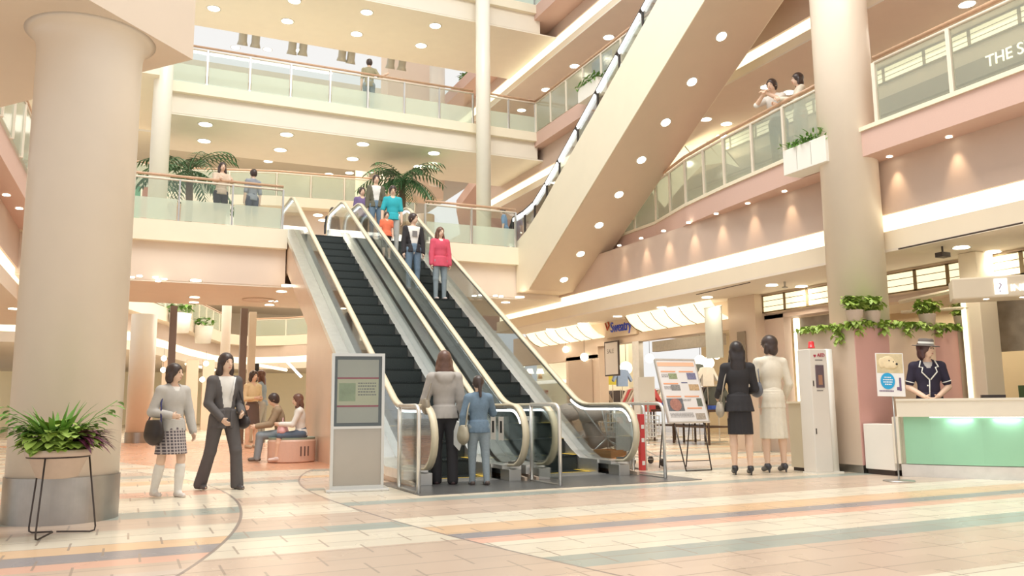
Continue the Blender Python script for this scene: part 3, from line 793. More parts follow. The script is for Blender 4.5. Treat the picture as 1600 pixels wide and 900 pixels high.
    if top:
        m, sleeve, hem, g = top['m'], top.get('sleeve', 1.0), top.get('hem', 0.0), top.get('g', .012)
        F = Field(lo, hi, h); torso(F, g, sleeve)
        if hem < -.005: F.cone(lean((0, 0, .06*S)), lean((0, 0, hem*S)), (.082*w*S+g, .06*w*S+g), (.098*w*S+g+top.get('flare', 0), .07*w*S+g+top.get('flare', 0)), .02)
        if top.get('hood'):
            F.cap(lean((-.05*S, -.045*S, .29*S)), lean((.05*S, -.045*S, .29*S)), .028*S, .028*S, .02); F.ell(lean((0, -.06*S, .265*S)), (.06*S, .028*S, .045*S), .02)
        F.ell(neck+Vector((0, .035*S, .02*S)), (.034*S, .05*S, .05*S*top.get('vneck', 1.0)), 0, None, 'sub')
        F.cap(neck, hd, .030*S, .033*S, 0, 'sub')
        hv = lean((0, 0, hem*S)).z
        dn = np.array(Matrix.Rotation(radians(-P['lean']), 3, 'X') @ Vector((0, 0, 1))); hp_ = lean((0, 0, hem*S))
        arm_lo = min(J['wril'].z, J['wrir'].z)
        ax_ = .125*S*w
        F.cut(lambda X, Y, Z: np.where(np.abs(X) < ax_, (hp_.x-X)*dn[0]+(hp_.y-Y)*dn[1]+(hp_.z-Z)*dn[2], -1.0))
        if top.get('open'):
            ow = top['open']*S
            F.cut(lambda X, Y, Z: np.where((Y-pel.y > .0), np.minimum(ow*(.35+np.clip((Z-hz)/(.3*S), 0, 1))-np.abs(X), Y-0.0), -1.0))
        oo = part(F, top.get('name', 'jacket'), m)
        out['top'] = oo
    if bottom:
        m = bottom['m']; g = bottom.get('g', .010); F = Field(lo, hi, h)
        F.ell(pc, ((.088*w*S+g), .062*w*S+g, .072*S), .03, TR); F.cap(pc, lean((0, 0, .06*S)), .062*S, .06*S, .03)
        F.ell(lean((0, 0, .05*S)), (.076*w*S+g, .056*w*S+g, .05*S), .02, TR)
        if bottom['type'] == 'skirt':
            kz = (J['knel']+J['kner'])/2; L_ = bottom.get('len', .25)*S; cb = pel+(kz-pel).normalized()*L_
            fl_ = bottom.get('flare', .02)
            spread = abs(J['knel'].y-J['kner'].y)*.5*min(1, L_/(.25*S))
            F.cone(pel+Vector((0, 0, .04*S)), cb, (.088*w*S+g, .064*S+g), (.09*w*S+g+fl_, .062*S+g+fl_+spread*.6), .02)
            F.cut(lambda X, Y, Z: cb.z-Z)
        else:
            ln = bottom.get('len', 1.0); fr = bottom.get('flare', .0); wd_ = bottom.get('wide', 0)
            for q in 'lr':
                F.cap(J['hip'+q], J['kne'+q], .052*S*w+g, .032*S+g+wd_, .03)
                if ln > .5: F.cap(J['kne'+q], J['kne'+q].lerp(J['ank'+q], (ln-.5)*2)-Vector((0, 0, .012*S if ln > .9 else 0)), .031*S+g+wd_, .022*S+g+fr+wd_, .02)
            zc = min(J['ankl'].z, J['ankr'].z)-.035*S
            F.cut(lambda X, Y, Z: zc-Z)
        top_ = lean((0, 0, .09*S)).z; F.cut(lambda X, Y, Z: Z-top_)
        part(F, 'skirt' if bottom['type'] == 'skirt' else 'trousers', m)
    if socks:
        for q in 'lr':
            F = Field([J['ank'+q][i]-.35*S for i in range(3)], [J['ank'+q][i]+.35*S for i in range(3)], h); kn = J['kne'+q]; an = J['ank'+q]
            F.cap(kn.lerp(an, socks[1]), kn.lerp(an, .5), .037*S, .036*S, .01); F.cap(kn.lerp(an, .5), an, .036*S, .027*S, .01); F.cap(an, an+Vector((0, .03*S, -.02*S)), .025*S, .022*S, .01)
            part(F, 'sock', socks[0])
    # shoes
    sm = mat('shoe_%02d%02d%02d' % tuple(int(c*99) for c in shoe), shoe, .35)
    for q in 'lr':
        an = J['ank'+q]; F = Field([an.x-.08, an.y-.12, an.z-.16], [an.x+.08, an.y+.25, an.z+.1], min(h, .010))
        F.cap(an+Vector((0, -.018*S, -.022*S)), an+Vector((0, .078*S, -.030*S-heel*.6)), .023*S, .019*S, .012); F.cap(an+Vector((0, .0, -.012*S)), an+Vector((0, -.012*S, -.02*S)), .024*S, .022*S, .01)
        if heel > 0: F.cap(an+Vector((0, -.03*S, -.035*S)), an+Vector((0, -.032*S, -.042*S-heel)), .010*S, .006*S, .006)
        zz = an.z-.042*S-heel; F.cut(lambda X, Y, Z: zz-Z)
        part(F, 'shoe', sm)
    # hair
    if hair:
        hm = mat('hair_%02d%02d%02d' % tuple(int(c*99) for c in haircol), haircol, .35, noise=.35, nscale=25)
        lw = .28*S if hair == 'long' else .2*S
        F = Field([hd.x-.16*S, hd.y-.2*S, hd.z-(.36*S if hair in ('long', 'tail') else .16*S)], [hd.x+.16*S, hd.y+.16*S, hd.z+.13*S], min(h, .011))
        F.ell(Hh((0, -.010, .016)), (.055*S, .064*S, .064*S), .01, R_)
        back = lambda L_: (hd+RL @ Vector((0, -.05*S, 0)), None)
        if hair in ('bob', 'wave'):
            for sd in (-1, 1): F.cap(Hh((sd*.045, -.012, -.01)), Hh((sd*.046, -.006, -.055)), .020*S, .022*S if hair == 'wave' else .018*S, .02)
            F.ell(Hh((0, -.035, -.035)), (.052*S, .034*S, .05*S), .02, R_)
            if hair == 'wave':
                for sd in (-1, 1): F.ell(Hh((sd*.045, -.02, -.075)), (.026*S, .03*S, .036*S), .02)
                F.ell(Hh((0, -.04, -.08)), (.05*S, .028*S, .045*S), .02)
        if hair == 'long':
            for sd in (-1, 0, 1): F.cap(Hh((sd*.038, -.03, -.01)), Hh((sd*.034, -.045, -.06)), .026*S, .026*S, .02)
            a_ = Hh((0, -.045, -.05)); b_ = a_+Vector((0, -.012*S, -.15*S))
            F.ell((a_+b_)/2, (.058*S, .026*S, .12*S), .025)
            for sd in (-1, 1): F.cap(Hh((sd*.045, .0, -.02)), Hh((sd*.050, .005, -.085)), .014*S, .018*S, .015)
        if hair == 'tail':
            a_ = Hh((0, -.06, .0)); F.cap(a_, a_+Vector((0, -.03*S, -.12*S)), .022*S, .012*S, .02)
        if hair == 'short':
            F.ell(Hh((0, -.026, -.01)), (.050*S, .040*S, .05*S), .02, R_)
        # face opening and hairline
        F.ell(Hh((0, .060, -.020)), (.040*S, .040*S, .052*S), 0, R_, 'sub')
        if hair == 'short':
            cutz = Hh((0, 0, -.045)); F.cut(lambda X, Y, Z: (cutz.z-Z))
        part(F, 'hair', hm)
    if face:
        for sd in (-1, 1):
            MB().ball(Hh((sd*.019, .0475, .006)), (.0062*S, .004*S, .0035*S), 8, 6).build('eye', mat('eye_dark', (.03, .02, .02), .2), e, True)
            MB().ball(Hh((sd*.020, .0475, .019)), (.010*S, .0035*S, .0018*S), 8, 6, RL).build('eyebrow', mat('brow', (.09, .05, .04), .6), e, True)
        MB().ball(Hh((0, .0485, -.036)), (.013*S, .004*S, .0045*S), 10, 6, RL).build('mouth', mat('lips', (.62, .25, .22), .4), e, True)
    return out
def world_of(o, v): 
    e = o['root']; return Vector(e.location)+Matrix.Rotation(e.rotation_euler[2], 3, 'Z') @ Vector(v)
def shoulder_bag(o, side, drop, col, label, size=(.14, .07, .13), strap=None, front=.02, cross=False, sl=None):
    """top-level bag hanging from a shoulder; side -1 left, 1 right"""
    q = 'l' if side < 0 else 'r'; S = o['S']; sh = o['J']['sho'+q]
    c = Vector((side*(abs(sh.x)+.05*S), sh.y+front, sh.z-drop))
    e = empty('handbag', world_of(o, c), o['root'].rotation_euler[2], label, 'bag')
    m = mat('bag_%02d%02d%02d' % tuple(int(v*99) for v in col), col, .5, noise=.12, nscale=14)
    lo = [-size[0]-.04]*3; F = Field([-size[1]-.06, -size[0]-.06, -size[2]-.06], [size[1]+.06, size[0]+.06, size[2]+.06], .012)
    F.ell((0, 0, -.02), (size[1], size[0], size[2]), 0); F.ell((0, 0, -size[2]*.45), (size[1]*1.1, size[0]*1.02, size[2]*.6), .03)
    F.cut(lambda X, Y, Z: Z-size[2]*.55)
    bo = bpy.data.objects.new('bag_body', F.mesh('bag_body')); C.objects.link(bo); bo.parent = e; bo.data.materials.append(m)
    top = sh-c+Vector((-side*.03*S, 0, .036*S)); ms = mat('strap_'+m.name, strap or col, .5)
    pts = [(0, size[0]*.8, size[2]*.4), (top.x*.6+side*.02, top.y+.05, top.z*.6), (top.x+side*.012, top.y+.02, top.z-.01), (top.x, top.y, top.z), (top.x+side*.012, top.y-.03, top.z-.01), (top.x*.6+side*.02, top.y-.06, top.z*.6), (0, -size[0]*.8, size[2]*.4)]
    MB().tube(pts, .009, 6).build('strap', ms, e, True)
    return e
def m_cloth(name, col, noise=.08, ns=20, rough=.8): return mat('cloth_'+name, col, rough, noise=noise, nscale=ns)

def at_feet(px, py, z=0): p = Pt(px, py, z=z); return p
def height(p, hx, hy):    # height of the ray through the head top at the same depth
    f = Vector((fw.x, fw.y, 0)).normalized(); d = RT*((hx-800)/FPX)-UP*((hy-450)/FPX)+fw
    t = (p.x*f.x+p.y*f.y)/(d.x*f.x+d.y*f.y); return HC+d.z*t-p.z

# ------------------------------------------------------------------ the people of the photograph
def plaid():
    m = mat('plaid_skirt', (.3, .27, .28), .8); nt = m.node_tree
    b = nt.nodes['Principled BSDF']; tc = nt.nodes.new('ShaderNodeTexCoord'); out = None
    ws = []
    for d in ('X', 'Z', 'Y'):
        w_ = nt.nodes.new('ShaderNodeTexWave'); w_.bands_direction = d; w_.inputs['Scale'].default_value = 9; nt.links.new(tc.outputs['Object'], w_.inputs[0]); ws.append(w_)
    a = nt.nodes.new('ShaderNodeMath'); a.operation = 'MAXIMUM'; nt.links.new(ws[0].outputs['Fac'], a.inputs[0]); nt.links.new(ws[1].outputs['Fac'], a.inputs[1])
    r = nt.nodes.new('ShaderNodeValToRGB'); nt.links.new(a.outputs[0], r.inputs[0]); r.color_ramp.elements[0].position = .55; r.color_ramp.elements[0].color = (.10, .085, .10, 1)
    r.color_ramp.elements[1].position = .95; r.color_ramp.elements[1].color = (.50, .44, .42, 1); nt.links.new(r.outputs[0], b.inputs['Base Color']); return m
BK = m_cloth('black', (.030, .028, .032)); BR = (.16, .075, .05); DB = (.055, .035, .03)
WHT = m_cloth('white', (.80, .78, .74)); GRY = m_cloth('grey_knit', (.52, .50, .47)); DEN = m_cloth('denim', (.16, .24, .33), .2, 40); DEN2 = m_cloth('pale_denim', (.28, .34, .38), .15, 40)
# 1 schoolgirl
p = at_feet(263, 777)
g1 = person('girl in grey jumper, plaid skirt and white knee socks, carrying a black bag', p, 152, height(p, 275, 568),
    dict(m=GRY, sleeve=1, hem=-.03, g=.019, name='jumper', vneck=1.5), dict(type='skirt', m=plaid(), len=.20, flare=.03), 'bob', DB,
    dict(thl=(-.02, .22, -1), shl=(0, -.10, -1), thr=(.03, -.10, -1), shr=(0, -.35, -1), uar=(.35, -.1, -1), far=(-.45, .75, -.15), ual=(-.22, .1, -1), fal=(-.12, .25, -1), yaw=30),
    .011, (.72, .66, .62), (WHT, .22), inner=WHT)
shoulder_bag(g1, 1, .42, (.03, .022, .02), 'black shoulder bag with navy strap carried by the girl in the plaid skirt', (.17, .06, .17), (.05, .05, .16))
# 2 woman in trouser suit
SUIT = m_cloth('charcoal_suit', (.115, .105, .105))
p = at_feet(345, 765)
g2 = person('woman in dark grey trouser suit and white shirt striding forward', p, 160, height(p, 350, 551),
    dict(m=SUIT, sleeve=1, hem=-.075, g=.016, open=.045), dict(type='trousers', m=SUIT, flare=.022, wide=.008), 'wave', DB,
    dict(thl=(-.10, .25, -1), shl=(-.10, -.04, -1), thr=(.10, -.14, -1), shr=(.14, -.34, -1), ual=(-.20, -.1, -1), fal=(.32, .95, -.5), uar=(.20, .1, -1), far=(-.5, .6, -.8), yaw=6),
    .011, (.10, .09, .09), inner=WHT)
MB().tube([g2['lean']((-.055*g2['S'], .055*g2['S'], .30*g2['S'])), g2['lean']((-.03*g2['S'], .075*g2['S'], .22*g2['S'])), g2['lean']((-.012*g2['S'], .078*g2['S'], .12*g2['S']))], .009, 6).build('lapel_edge', m_cloth('collar', (.8, .8, .8)), g2['root'], True)
shoulder_bag(g2, -1, .48, (.05, .04, .04), 'dark handbag at the hip of the woman in the grey suit', (.15, .06, .10))
# 3, 4 standing women in the background
p = at_feet(392, 700); 
g = person('far woman in pale yellow top and brown skirt standing behind the suit woman', p, 150, height(p, 381, 580), dict(m=m_cloth('yellow_top', (.80, .66, .42)), sleeve=.9, hem=0, name='blouse'),
    dict(type='skirt', m=m_cloth('brown_skirt', (.14, .10, .09)), len=.22, flare=.03), 'bob', DB, dict(fal=(.5, .8, .1), far=(-.5, .8, .1)), .016, (.5, .4, .3))
p = at_feet(408, 691)
g = person('far woman with long hair, pale blue top and light trousers seen from the side', p, -70, height(p, 415, 579), dict(m=m_cloth('blue_top', (.36, .46, .56)), sleeve=.6, hem=-.02, name='blouse'),
    dict(type='trousers', m=m_cloth('grey_trousers', (.52, .53, .50))), 'long', BR, dict(lean=4, fal=(.2, 1, .0), far=(-.2, 1, 0), thl=(0, .15, -1)), .016, (.6, .5, .4))
# bench with the two seated
be = empty('bench', (2.80, 15.75, 0), 0, 'round pink stone bench with green seat pad and slotted side', 'bench')
MB().lathe([(.40, 0), (.43, .02), (.43, .38), (.41, .41)], 48).build('base', mat('bench_stone', (.74, .50, .40), .5, noise=.06, nscale=30), be, False)
MB().lathe([(.0001, .41), (.41, .41), (.42, .445), (.0001, .45)], 48).build('seat_pad', mat('bench_pad', (.30, .42, .36), .6), be)
for i in range(3):
    a = radians(-78+i*10); q = B(-.012, -.01, .12, .012, .01, .29).build('slot', mat('slot_dark', (.16, .10, .09), .7), be)
    q.location = (.428*cos(a), .428*sin(a), 0); q.rotation_euler = (0, 0, a+pi/2)
seat = dict(thl=(-.12, 1, -.06), thr=(.12, 1, -.06), shl=(0, .12, -1), shr=(0, .12, -1))
g5 = person('man in brown jacket and blue jeans seated on the round bench facing left', (2.66, 15.98, .0), -85, 1.62, dict(m=m_cloth('brown_jacket', (.34, .25, .16)), sleeve=1, hem=-.02, g=.02),
    dict(type='trousers', m=m_cloth('jean_pale', (.26, .31, .35)), wide=.01), 'short', DB, dict(seat, lean=14, ual=(-.1, .5, -1), uar=(.1, .5, -1), fal=(.15, 1, -.15), far=(-.15, 1, -.15), nod=-12), .014, (.10, .07, .05), stance=.50)
g6 = person('long-haired young woman in white top seated on the round bench, pink bag on knees', (2.92, 15.50, .0), -78, 1.55, dict(m=WHT, sleeve=1, hem=-.02, name='blouse'),
    dict(type='trousers', m=m_cloth('shorts_blue', (.10, .14, .20)), len=.4), 'long', BR, dict(seat, lean=6, ual=(-.1, .45, -1), uar=(.1, .45, -1), fal=(.2, 1, .05), far=(-.2, 1, .05), yaw=10), .014, (.75, .62, .58), stance=.50)
q = empty('handbag', world_of(g6, (.02, .33, .60)), g6['root'].rotation_euler[2], 'pink handbag resting on the lap of the seated young woman', 'bag')
F = Field([-.24, -.16, -.18], [.24, .16, .2], .012); F.ell((0, 0, 0), (.19, .09, .11), 0); F.ell((0, 0, -.04), (.20, .10, .08), .03)
o = bpy.data.objects.new('bag_body', F.mesh('bag_body')); C.objects.link(o); o.parent = q; o.data.materials.append(m_cloth('pink_bag', (.80, .48, .50)))
MB().tube([(-.1, 0, .08), (-.08, 0, .17), (0, 0, .2), (.08, 0, .17), (.1, 0, .08)], .008, 6).build('handle', m_cloth('pink_bag', (.8, .5, .5)), q, True)
# 7, 8 stepping onto the escalator
p = at_feet(694, 757)
g7 = person('woman in grey hooded top and black trousers stepping onto the left escalator, seen from behind', p, 14, height(p, 686, 549),
    dict(m=m_cloth('grey_hoodie', (.46, .43, .40)), sleeve=1, hem=-.035, g=.022, hood=True, name='hooded_top'), dict(type='trousers', m=BK, wide=.012, flare=.01), 'wave', (.15, .08, .06),
    dict(thl=(-.02, .10, -1), shl=(0, -.02, -1), thr=(.03, -.04, -1), shr=(0, -.16, -1), ual=(-.3, .1, -1), fal=(-.15, .8, -.6), uar=(.18, 0, -1)), .011, (.10, .06, .06), face=False)
shoulder_bag(g7, -1, .33, (.30, .26, .20), 'olive shoulder bag of the woman in the grey hooded top', (.15, .05, .12), front=-.12)
p = at_feet(748, 758)
g8 = person('child in denim jacket and jeans at the foot of the left escalator, seen from behind', p, 8, height(p, 745, 588),
    dict(m=DEN, sleeve=1, hem=-.05, g=.018), dict(type='trousers', m=DEN2), 'tail', DB,
    dict(thl=(-.02, .08, -1), thr=(.03, -.08, -1), shr=(0, -.22, -1), uar=(.45, .5, -1), far=(.1, 1, .2), ual=(-.3, 0, -1)), .011, (.12, .09, .08), face=False)
shoulder_bag(g8, -1, .42, (.46, .42, .32), 'khaki cloth bag slung on the child in denim', (.17, .06, .15))
q = empty('folder', world_of(g8, (-.25, .06, .62)), g8['root'].rotation_euler[2]+radians(20), 'white folder held under the arm of the child in denim', 'folder')
B(-.008, -.11, -.15, .008, .11, .15).build('cover', mat('folder_white', (.86, .88, .88), .4), q); q.children[0].rotation_euler = (radians(30), 0, 0)
# 9-14 coming down the right escalator
def on_esc(px, py, x):
    d = RT*((px-800)/FPX)-UP*((py-450)/FPX)+fw; y = d.y*x/d.x; k = max(0, int((y-11.18)/.4)); 
    return k
def esc_pos(k, x): return Vector((x, 11.18+.4*k+.18, .231*(k+1)+.008))
pr = esc_pos(13, 5.98)
g10 = person('young woman in red hooded top and jeans riding down the right escalator', pr, 180, 1.58, dict(m=m_cloth('red_top', (.66, .09, .15)), sleeve=1, hem=-.075, g=.024, hood=True, name='hooded_top', vneck=1.3),
    dict(type='trousers', m=DEN2), 'long', BR, dict(ual=(-.16, .05, -1), uar=(.16, .05, -1), yaw=12), .013, (.6, .52, .48), inner=WHT)
pr = esc_pos(14, 5.50)
g9 = person('young man in black jacket over a printed white shirt riding down the right escalator', pr, 180, 1.70, dict(m=BK, sleeve=1, hem=-.04, g=.02, open=.062),
    dict(type='trousers', m=DEN), 'short', DB, dict(yaw=40), .013, (.25, .2, .2), inner=WHT)
pm = MB().box(-.055, .0, -.045, .055, .004, .075).build('shirt_print', mat('print_grey', (.22, .21, .21), .7), g9['root']); pm.location = g9['lean']((0, .068*1.7+.0, .19*1.7))
pr = esc_pos(19, 5.62)
g11 = person('person in turquoise shirt and pale trousers near the top of the right escalator', pr, 190, 1.68, dict(m=m_cloth('turquoise', (.03, .42, .50)), sleeve=.5, hem=-.04, g=.02, name='shirt'),
    dict(type='trousers', m=m_cloth('pale_trousers', (.50, .52, .50)), len=1), 'short', DB, dict(uar=(.3, .1, -1), nod=-15), .015, (.3, .3, .3))
pr = esc_pos(21, 5.42)
person('dark-haired man in olive jacket behind the turquoise shirt', pr, 185, 1.68, dict(m=m_cloth('olive', (.14, .13, .09)), sleeve=1, hem=-.03, g=.02, open=.05), dict(type='trousers', m=DEN), 'short', DB, {}, .016, inner=WHT)
pr = esc_pos(18, 5.36)
person('child in orange vest on the right escalator ahead of the turquoise shirt', pr, 180, 1.15, dict(m=m_cloth('orange', (.85, .20, .10)), sleeve=.3, hem=-.04, g=.02, name='vest'), dict(type='trousers', m=BK, len=.45), 'short', DB, {}, .015, (.7, .7, .7))
person('person with purple top arriving at the head of the right escalator', (5.36, 20.9, Z2), 180, 1.6, dict(m=m_cloth('purple', (.20, .14, .30)), sleeve=1, hem=-.03), dict(type='trousers', m=BK), 'short', DB, {}, .018)
person('person in dark clothes at the head of the left escalator, mostly hidden', (5.05, 23.0, Z2), 180, 1.5, dict(m=BK, sleeve=1, hem=-.03), dict(type='trousers', m=BK), 'bob', DB, {}, .018)
# 15, 16 on the bridge, left
rail_arms = dict(ual=(-.2, .55, -1), uar=(.2, .55, -1), fal=(.25, 1, .25), far=(-.25, 1, .25))
p = Pt(346, 290, y=19.78); p.z = Z2
person('woman in beige top and dark shorts leaning on the bridge railing', (p.x, 19.85, Z2), 170, 1.56, dict(m=m_cloth('beige_top', (.66, .52, .40)), sleeve=.95, hem=-.02, name='blouse'), dict(type='trousers', m=BK, len=.35), 'long', DB, dict(rail_arms, lean=4), .015)
p = Pt(394, 290, y=20.0)
person('person in grey top and dark shorts with back to the bridge railing', (p.x, 19.95, Z2), -20, 1.5, dict(m=m_cloth('slate_top', (.30, .32, .36)), sleeve=.6, hem=-.03, name='shirt'), dict(type='trousers', m=m_cloth('navy', (.06, .07, .11)), len=.5), 'short', DB, dict(lean=-4), .015, face=False)
# 17 on the upper bridge
p = Pt(578, 130, y=22.4)
person('person in olive top with dark bag leaning on the upper bridge railing, alone', (p.x, 22.5, Z3), 10, 1.68, dict(m=m_cloth('olive_top', (.36, .32, .20)), sleeve=.5, hem=-.04, name='shirt'), dict(type='trousers', m=DEN2), 'short', DB, dict(uar=(.6, -.3, -1), far=(.6, -.6, .2)), .017, face=False)
# 18 boy by the glass corner of the raised escalator
p = Pt(790, 350, y=20.3)
person('child in blue shirt behind the bridge glass near the foot of the raised escalator', (p.x, 20.3, Z2), -60, 1.28, dict(m=m_cloth('blue_shirt', (.22, .34, .52)), sleeve=.5, hem=-.03, name='shirt'), dict(type='trousers', m=DEN), 'short', DB, dict(lean=8), .016)
# 19, 20 at the right gallery rail
p = Pt(1217, 170, x=10.55)
g19 = person('man in white shirt and dark trousers leaning his elbows on the gallery railing', (10.52, p.y, Z2), -110, 1.72, dict(m=WHT, sleeve=.55, hem=-.0, name='shirt'), dict(type='trousers', m=BK), 'short', DB,
    dict(lean=14, ual=(-.2, .9, -.5), uar=(.2, .9, -.5), fal=(.7, .3, .5), far=(-.7, .3, .5)), .013)
p = Pt(1252, 150, x=10.5)
g20 = person('woman in white blouse and pale skirt at the gallery railing next to the tall column', (10.45, p.y, Z2), -60, 1.62, dict(m=m_cloth('ivory', (.76, .70, .58)), sleeve=.95, hem=-.03, name='blouse'), dict(type='skirt', m=m_cloth('pale_skirt', (.66, .58, .48)), len=.3), 'bob', DB, dict(rail_arms), .013)
# 21, 22 the two women in suits
p = at_feet(1160, 742)
g21 = person('woman in black skirt suit with long black hair, seen from behind', p, 32, height(p, 1155, 540)-.0, dict(m=BK, sleeve=1, hem=-.07, g=.014, flare=.02), dict(type='skirt', m=BK, len=.245, flare=.0), 'long', (.03, .022, .022),
    dict(thr=(.04, -.02, -1), shr=(.0, -.04, -1), thl=(.0, .06, -1), ual=(-.25, .05, -1), fal=(-.05, .9, -.35), uar=(.2, .1, -1), far=(-.4, .9, -.2)), .011, (.03, .03, .035), heel=.05, face=False)
shoulder_bag(g21, -1, .55, (.45, .40, .33), 'taupe handbag on the left arm of the woman in black', (.12, .05, .13))
p = at_feet(1212, 738)
IV = m_cloth('cream_suit', (.80, .74, .62))
g22 = person('woman in cream skirt suit with a blue-grey bag, standing beside the woman in black', p, 20, height(p, 1207, 530), dict(m=IV, sleeve=1, hem=-.075, g=.013, flare=-.004), dict(type='skirt', m=IV, len=.30, flare=.02), 'bob', DB,
    dict(yaw=38, thl=(-.04, .0, -1), thr=(.06, 0, -1), uar=(.25, -.05, -1), far=(-.1, .6, -.8), ual=(-.25, 0, -1), fal=(.1, .9, -.3)), .011, (.05, .05, .06), heel=.045)
shoulder_bag(g22, -1, .36, (.16, .17, .20), 'blue-grey shoulder bag of the woman in the cream suit', (.16, .06, .13), front=-.15)
# 23 the clerk
p = Vector((10.08, 8.02, .07)); S_ = 1.76
NV = m_cloth('navy_uniform', (.025, .02, .045))
g23 = person('receptionist in navy uniform with white piping and a brimmed hat behind the counter', p, 222, S_, dict(m=NV, sleeve=.42, hem=-.06, g=.016, vneck=2.0), dict(type='skirt', m=NV, len=.25), 'bob', (.10, .05, .05),
    dict(yaw=55, uar=(.28, -.08, -1), far=(-.62, .62, -.5), ual=(-.28, -.05, -1), fal=(.62, .62, -.5)), .010, inner=m_cloth('grey_shirt', (.55, .52, .50)))
PIP = m_cloth('white_piping', (.85, .85, .80))
L_ = g23['lean']; s_ = S_
for sd in (-1, 1):
    MB().tube([L_((sd*.050*s_, .035*s_, .315*s_)), L_((sd*.068*s_, .066*s_, .265*s_)), L_((sd*.045*s_, .076*s_, .26*s_)), L_((sd*.055*s_, .080*s_, .225*s_)), L_((sd*.004*s_, .082*s_, .165*s_))], .009, 6).build('piping', PIP, g23['root'], True)
MB().tube([L_((.004*s_, .082*s_, .165*s_)), L_((.008*s_, .080*s_, .09*s_)), L_((.012*s_, .082*s_, .02*s_))], .008, 6).build('piping', PIP, g23['root'], True)
MB().ball(L_((.02*s_, .084*s_, .12*s_)), .010).build('button', PIP, g23['root'], True)
for q in 'lr':
    a = g23['J']['sho'+q].lerp(g23['J']['elb'+q], .74); d = (g23['J']['elb'+q]-g23['J']['sho'+q]).normalized(); u_ = d.orthogonal().normalized(); w_ = d.cross(u_)
    MB().tube([a+(u_*cos(t)+w_*sin(t))*.059 for t in [2*pi*i/16 for i in range(16)]], .007, 6, True).build('cuff_piping', PIP, g23['root'], True)
hc = g23['hd']
Mh = Matrix.Translation(hc+Vector((0, -.005, .055))) @ Matrix.Rotation(radians(55), 4, 'Z') @ Matrix.Rotation(radians(-6), 4, 'X')
MB().lathe([(.175, .0), (.18, -.012), (.10, .012), (.098, .075), (.085, .095), (.0001, .10)], 32, (0, 0, 0), Mh).build('hat', m_cloth('hat_grey', (.16, .14, .13)), g23['root'], True)
MB().lathe([(.101, .016), (.103, .018), (.1015, .048), (.099, .05)], 32, (0, 0, 0), Mh).build('hat_band', PIP, g23['root'], True)
# 24 partly cut by the left frame edge
person('person in black suit at the left frame edge, half behind the thick column', (-2.02, 13.6, 0), -30, 1.72, dict(m=BK, sleeve=1, hem=-.08, g=.02), dict(type='trousers', m=BK), 'short', DB, {}, .018, face=False)

# ------------------------------------------------------------------ potted plant on wire stand (left foreground)
random.seed(4)
LEAFG = mat('leaf_lime', (.33, .47, .09), .5, noise=.25, nscale=6); LEAFM = mat('leaf_green', (.16, .33, .06), .5, noise=.25, nscale=6)
LEAFD = mat('leaf_dark', (.05, .14, .05), .5, noise=.3, nscale=6); LEAFP = mat('leaf_purple', (.13, .03, .06), .45, noise=.3, nscale=6)
POT = mat('stone_pot', (.62, .50, .42), .7, noise=.06, nscale=20); SOIL = mat('soil', (.09, .06, .04), .9, noise=.3, nscale=30)
pp = Pt(104, 838, z=0); pc = Vector((-.48, 7.70, 0))
st = empty('plant_stand', pc, 0, 'dark wire plant stand with looped feet in front of the thick column', 'plant stand')
zr = .62
MB().tube([(.225*cos(a), .225*sin(a), zr) for a in [2*pi*i/32 for i in range(32)]], .0075, 6, True).build('ring', DKM, st, True)
for i, a in enumerate((radians(10), radians(130), radians(250))):
    c_, s_2 = cos(a), sin(a)
    MB().tube([(.225*c_, .225*s_2, zr), (.30*c_, .30*s_2, .05), (.295*c_, .295*s_2, .018), (.26*c_, .26*s_2, .010), (.02*c_, .02*s_2, .03)], .0075, 6).build('leg', DKM, st, True)
pl = empty('potted_plant', pc+Vector((0, 0, zr)), 0, 'lime and purple leaved plant in a shallow stone bowl on the wire stand', 'plant')
MB().lathe([(.11, -.17), (.15, -.16), (.215, .0), (.24, .01), (.245, .055), (.225, .06), (.215, .04), (.0001, .04)], 40).build('bowl', POT, pl, True)
MB().lathe([(.0001, .041), (.214, .043)], 24).build('soil', SOIL, pl)
s = MB()
for i in range(330):
    a = random.uniform(0, 2*pi); r = .25*sqrt(random.random()); q = Vector((r*cos(a), r*sin(a), .05+random.uniform(0, .22)*(1.2-r/.25*.6)))
    s.leaf(q, (cos(a)*.8+random.uniform(-.4, .4), sin(a)*.8+random.uniform(-.4, .4), random.uniform(-.1, .7)), random.uniform(.08, .14), random.uniform(.06, .095), .9)
s.build('lime_foliage', LEAFG, pl, True)
s = MB()
for i in range(70):
    a = random.uniform(0, 2*pi); q = Vector((.08*cos(a)-.03, .08*sin(a), .12)); t = random.uniform(.15, .9)
    s.leaf(q, (cos(a)*t, sin(a)*t, 1), random.uniform(.20, .40), random.uniform(.022, .045), .9, 5)
for a, L_ in ((3.0, .42), (3.3, .36), (2.8, .30), (.5, .40), (.2, .42), (3.1, .38), (1.0, .34)):
    st_ = Vector((.1*cos(a), .1*sin(a), .12)); e_ = st_+Vector((cos(a)*L_*.75, sin(a)*L_*.75, random.uniform(.10, .38)))
    s.tube([st_, (st_+e_)/2+Vector((0, 0, .05)), e_], .003, 4)
    for k in range(7):
        t = .35+.1*k; b_ = st_.lerp(e_, t); sd = (-1)**k
        s.leaf(b_, (cos(a+sd*.9), sin(a+sd*.9), .3), .15, .05, .8, 4)
s.build('green_fronds', LEAFM, pl, True)
s = MB()
for i in range(60):
    a = random.uniform(-1.1, .8); q = Vector((.14*cos(a)+.04, .14*sin(a), .12)); s.leaf(q, (cos(a), sin(a), random.uniform(.3, 1.5)), random.uniform(.20, .30), random.uniform(.035, .055), 1.3, 5)
s.build('purple_leaves', LEAFP, pl, True)

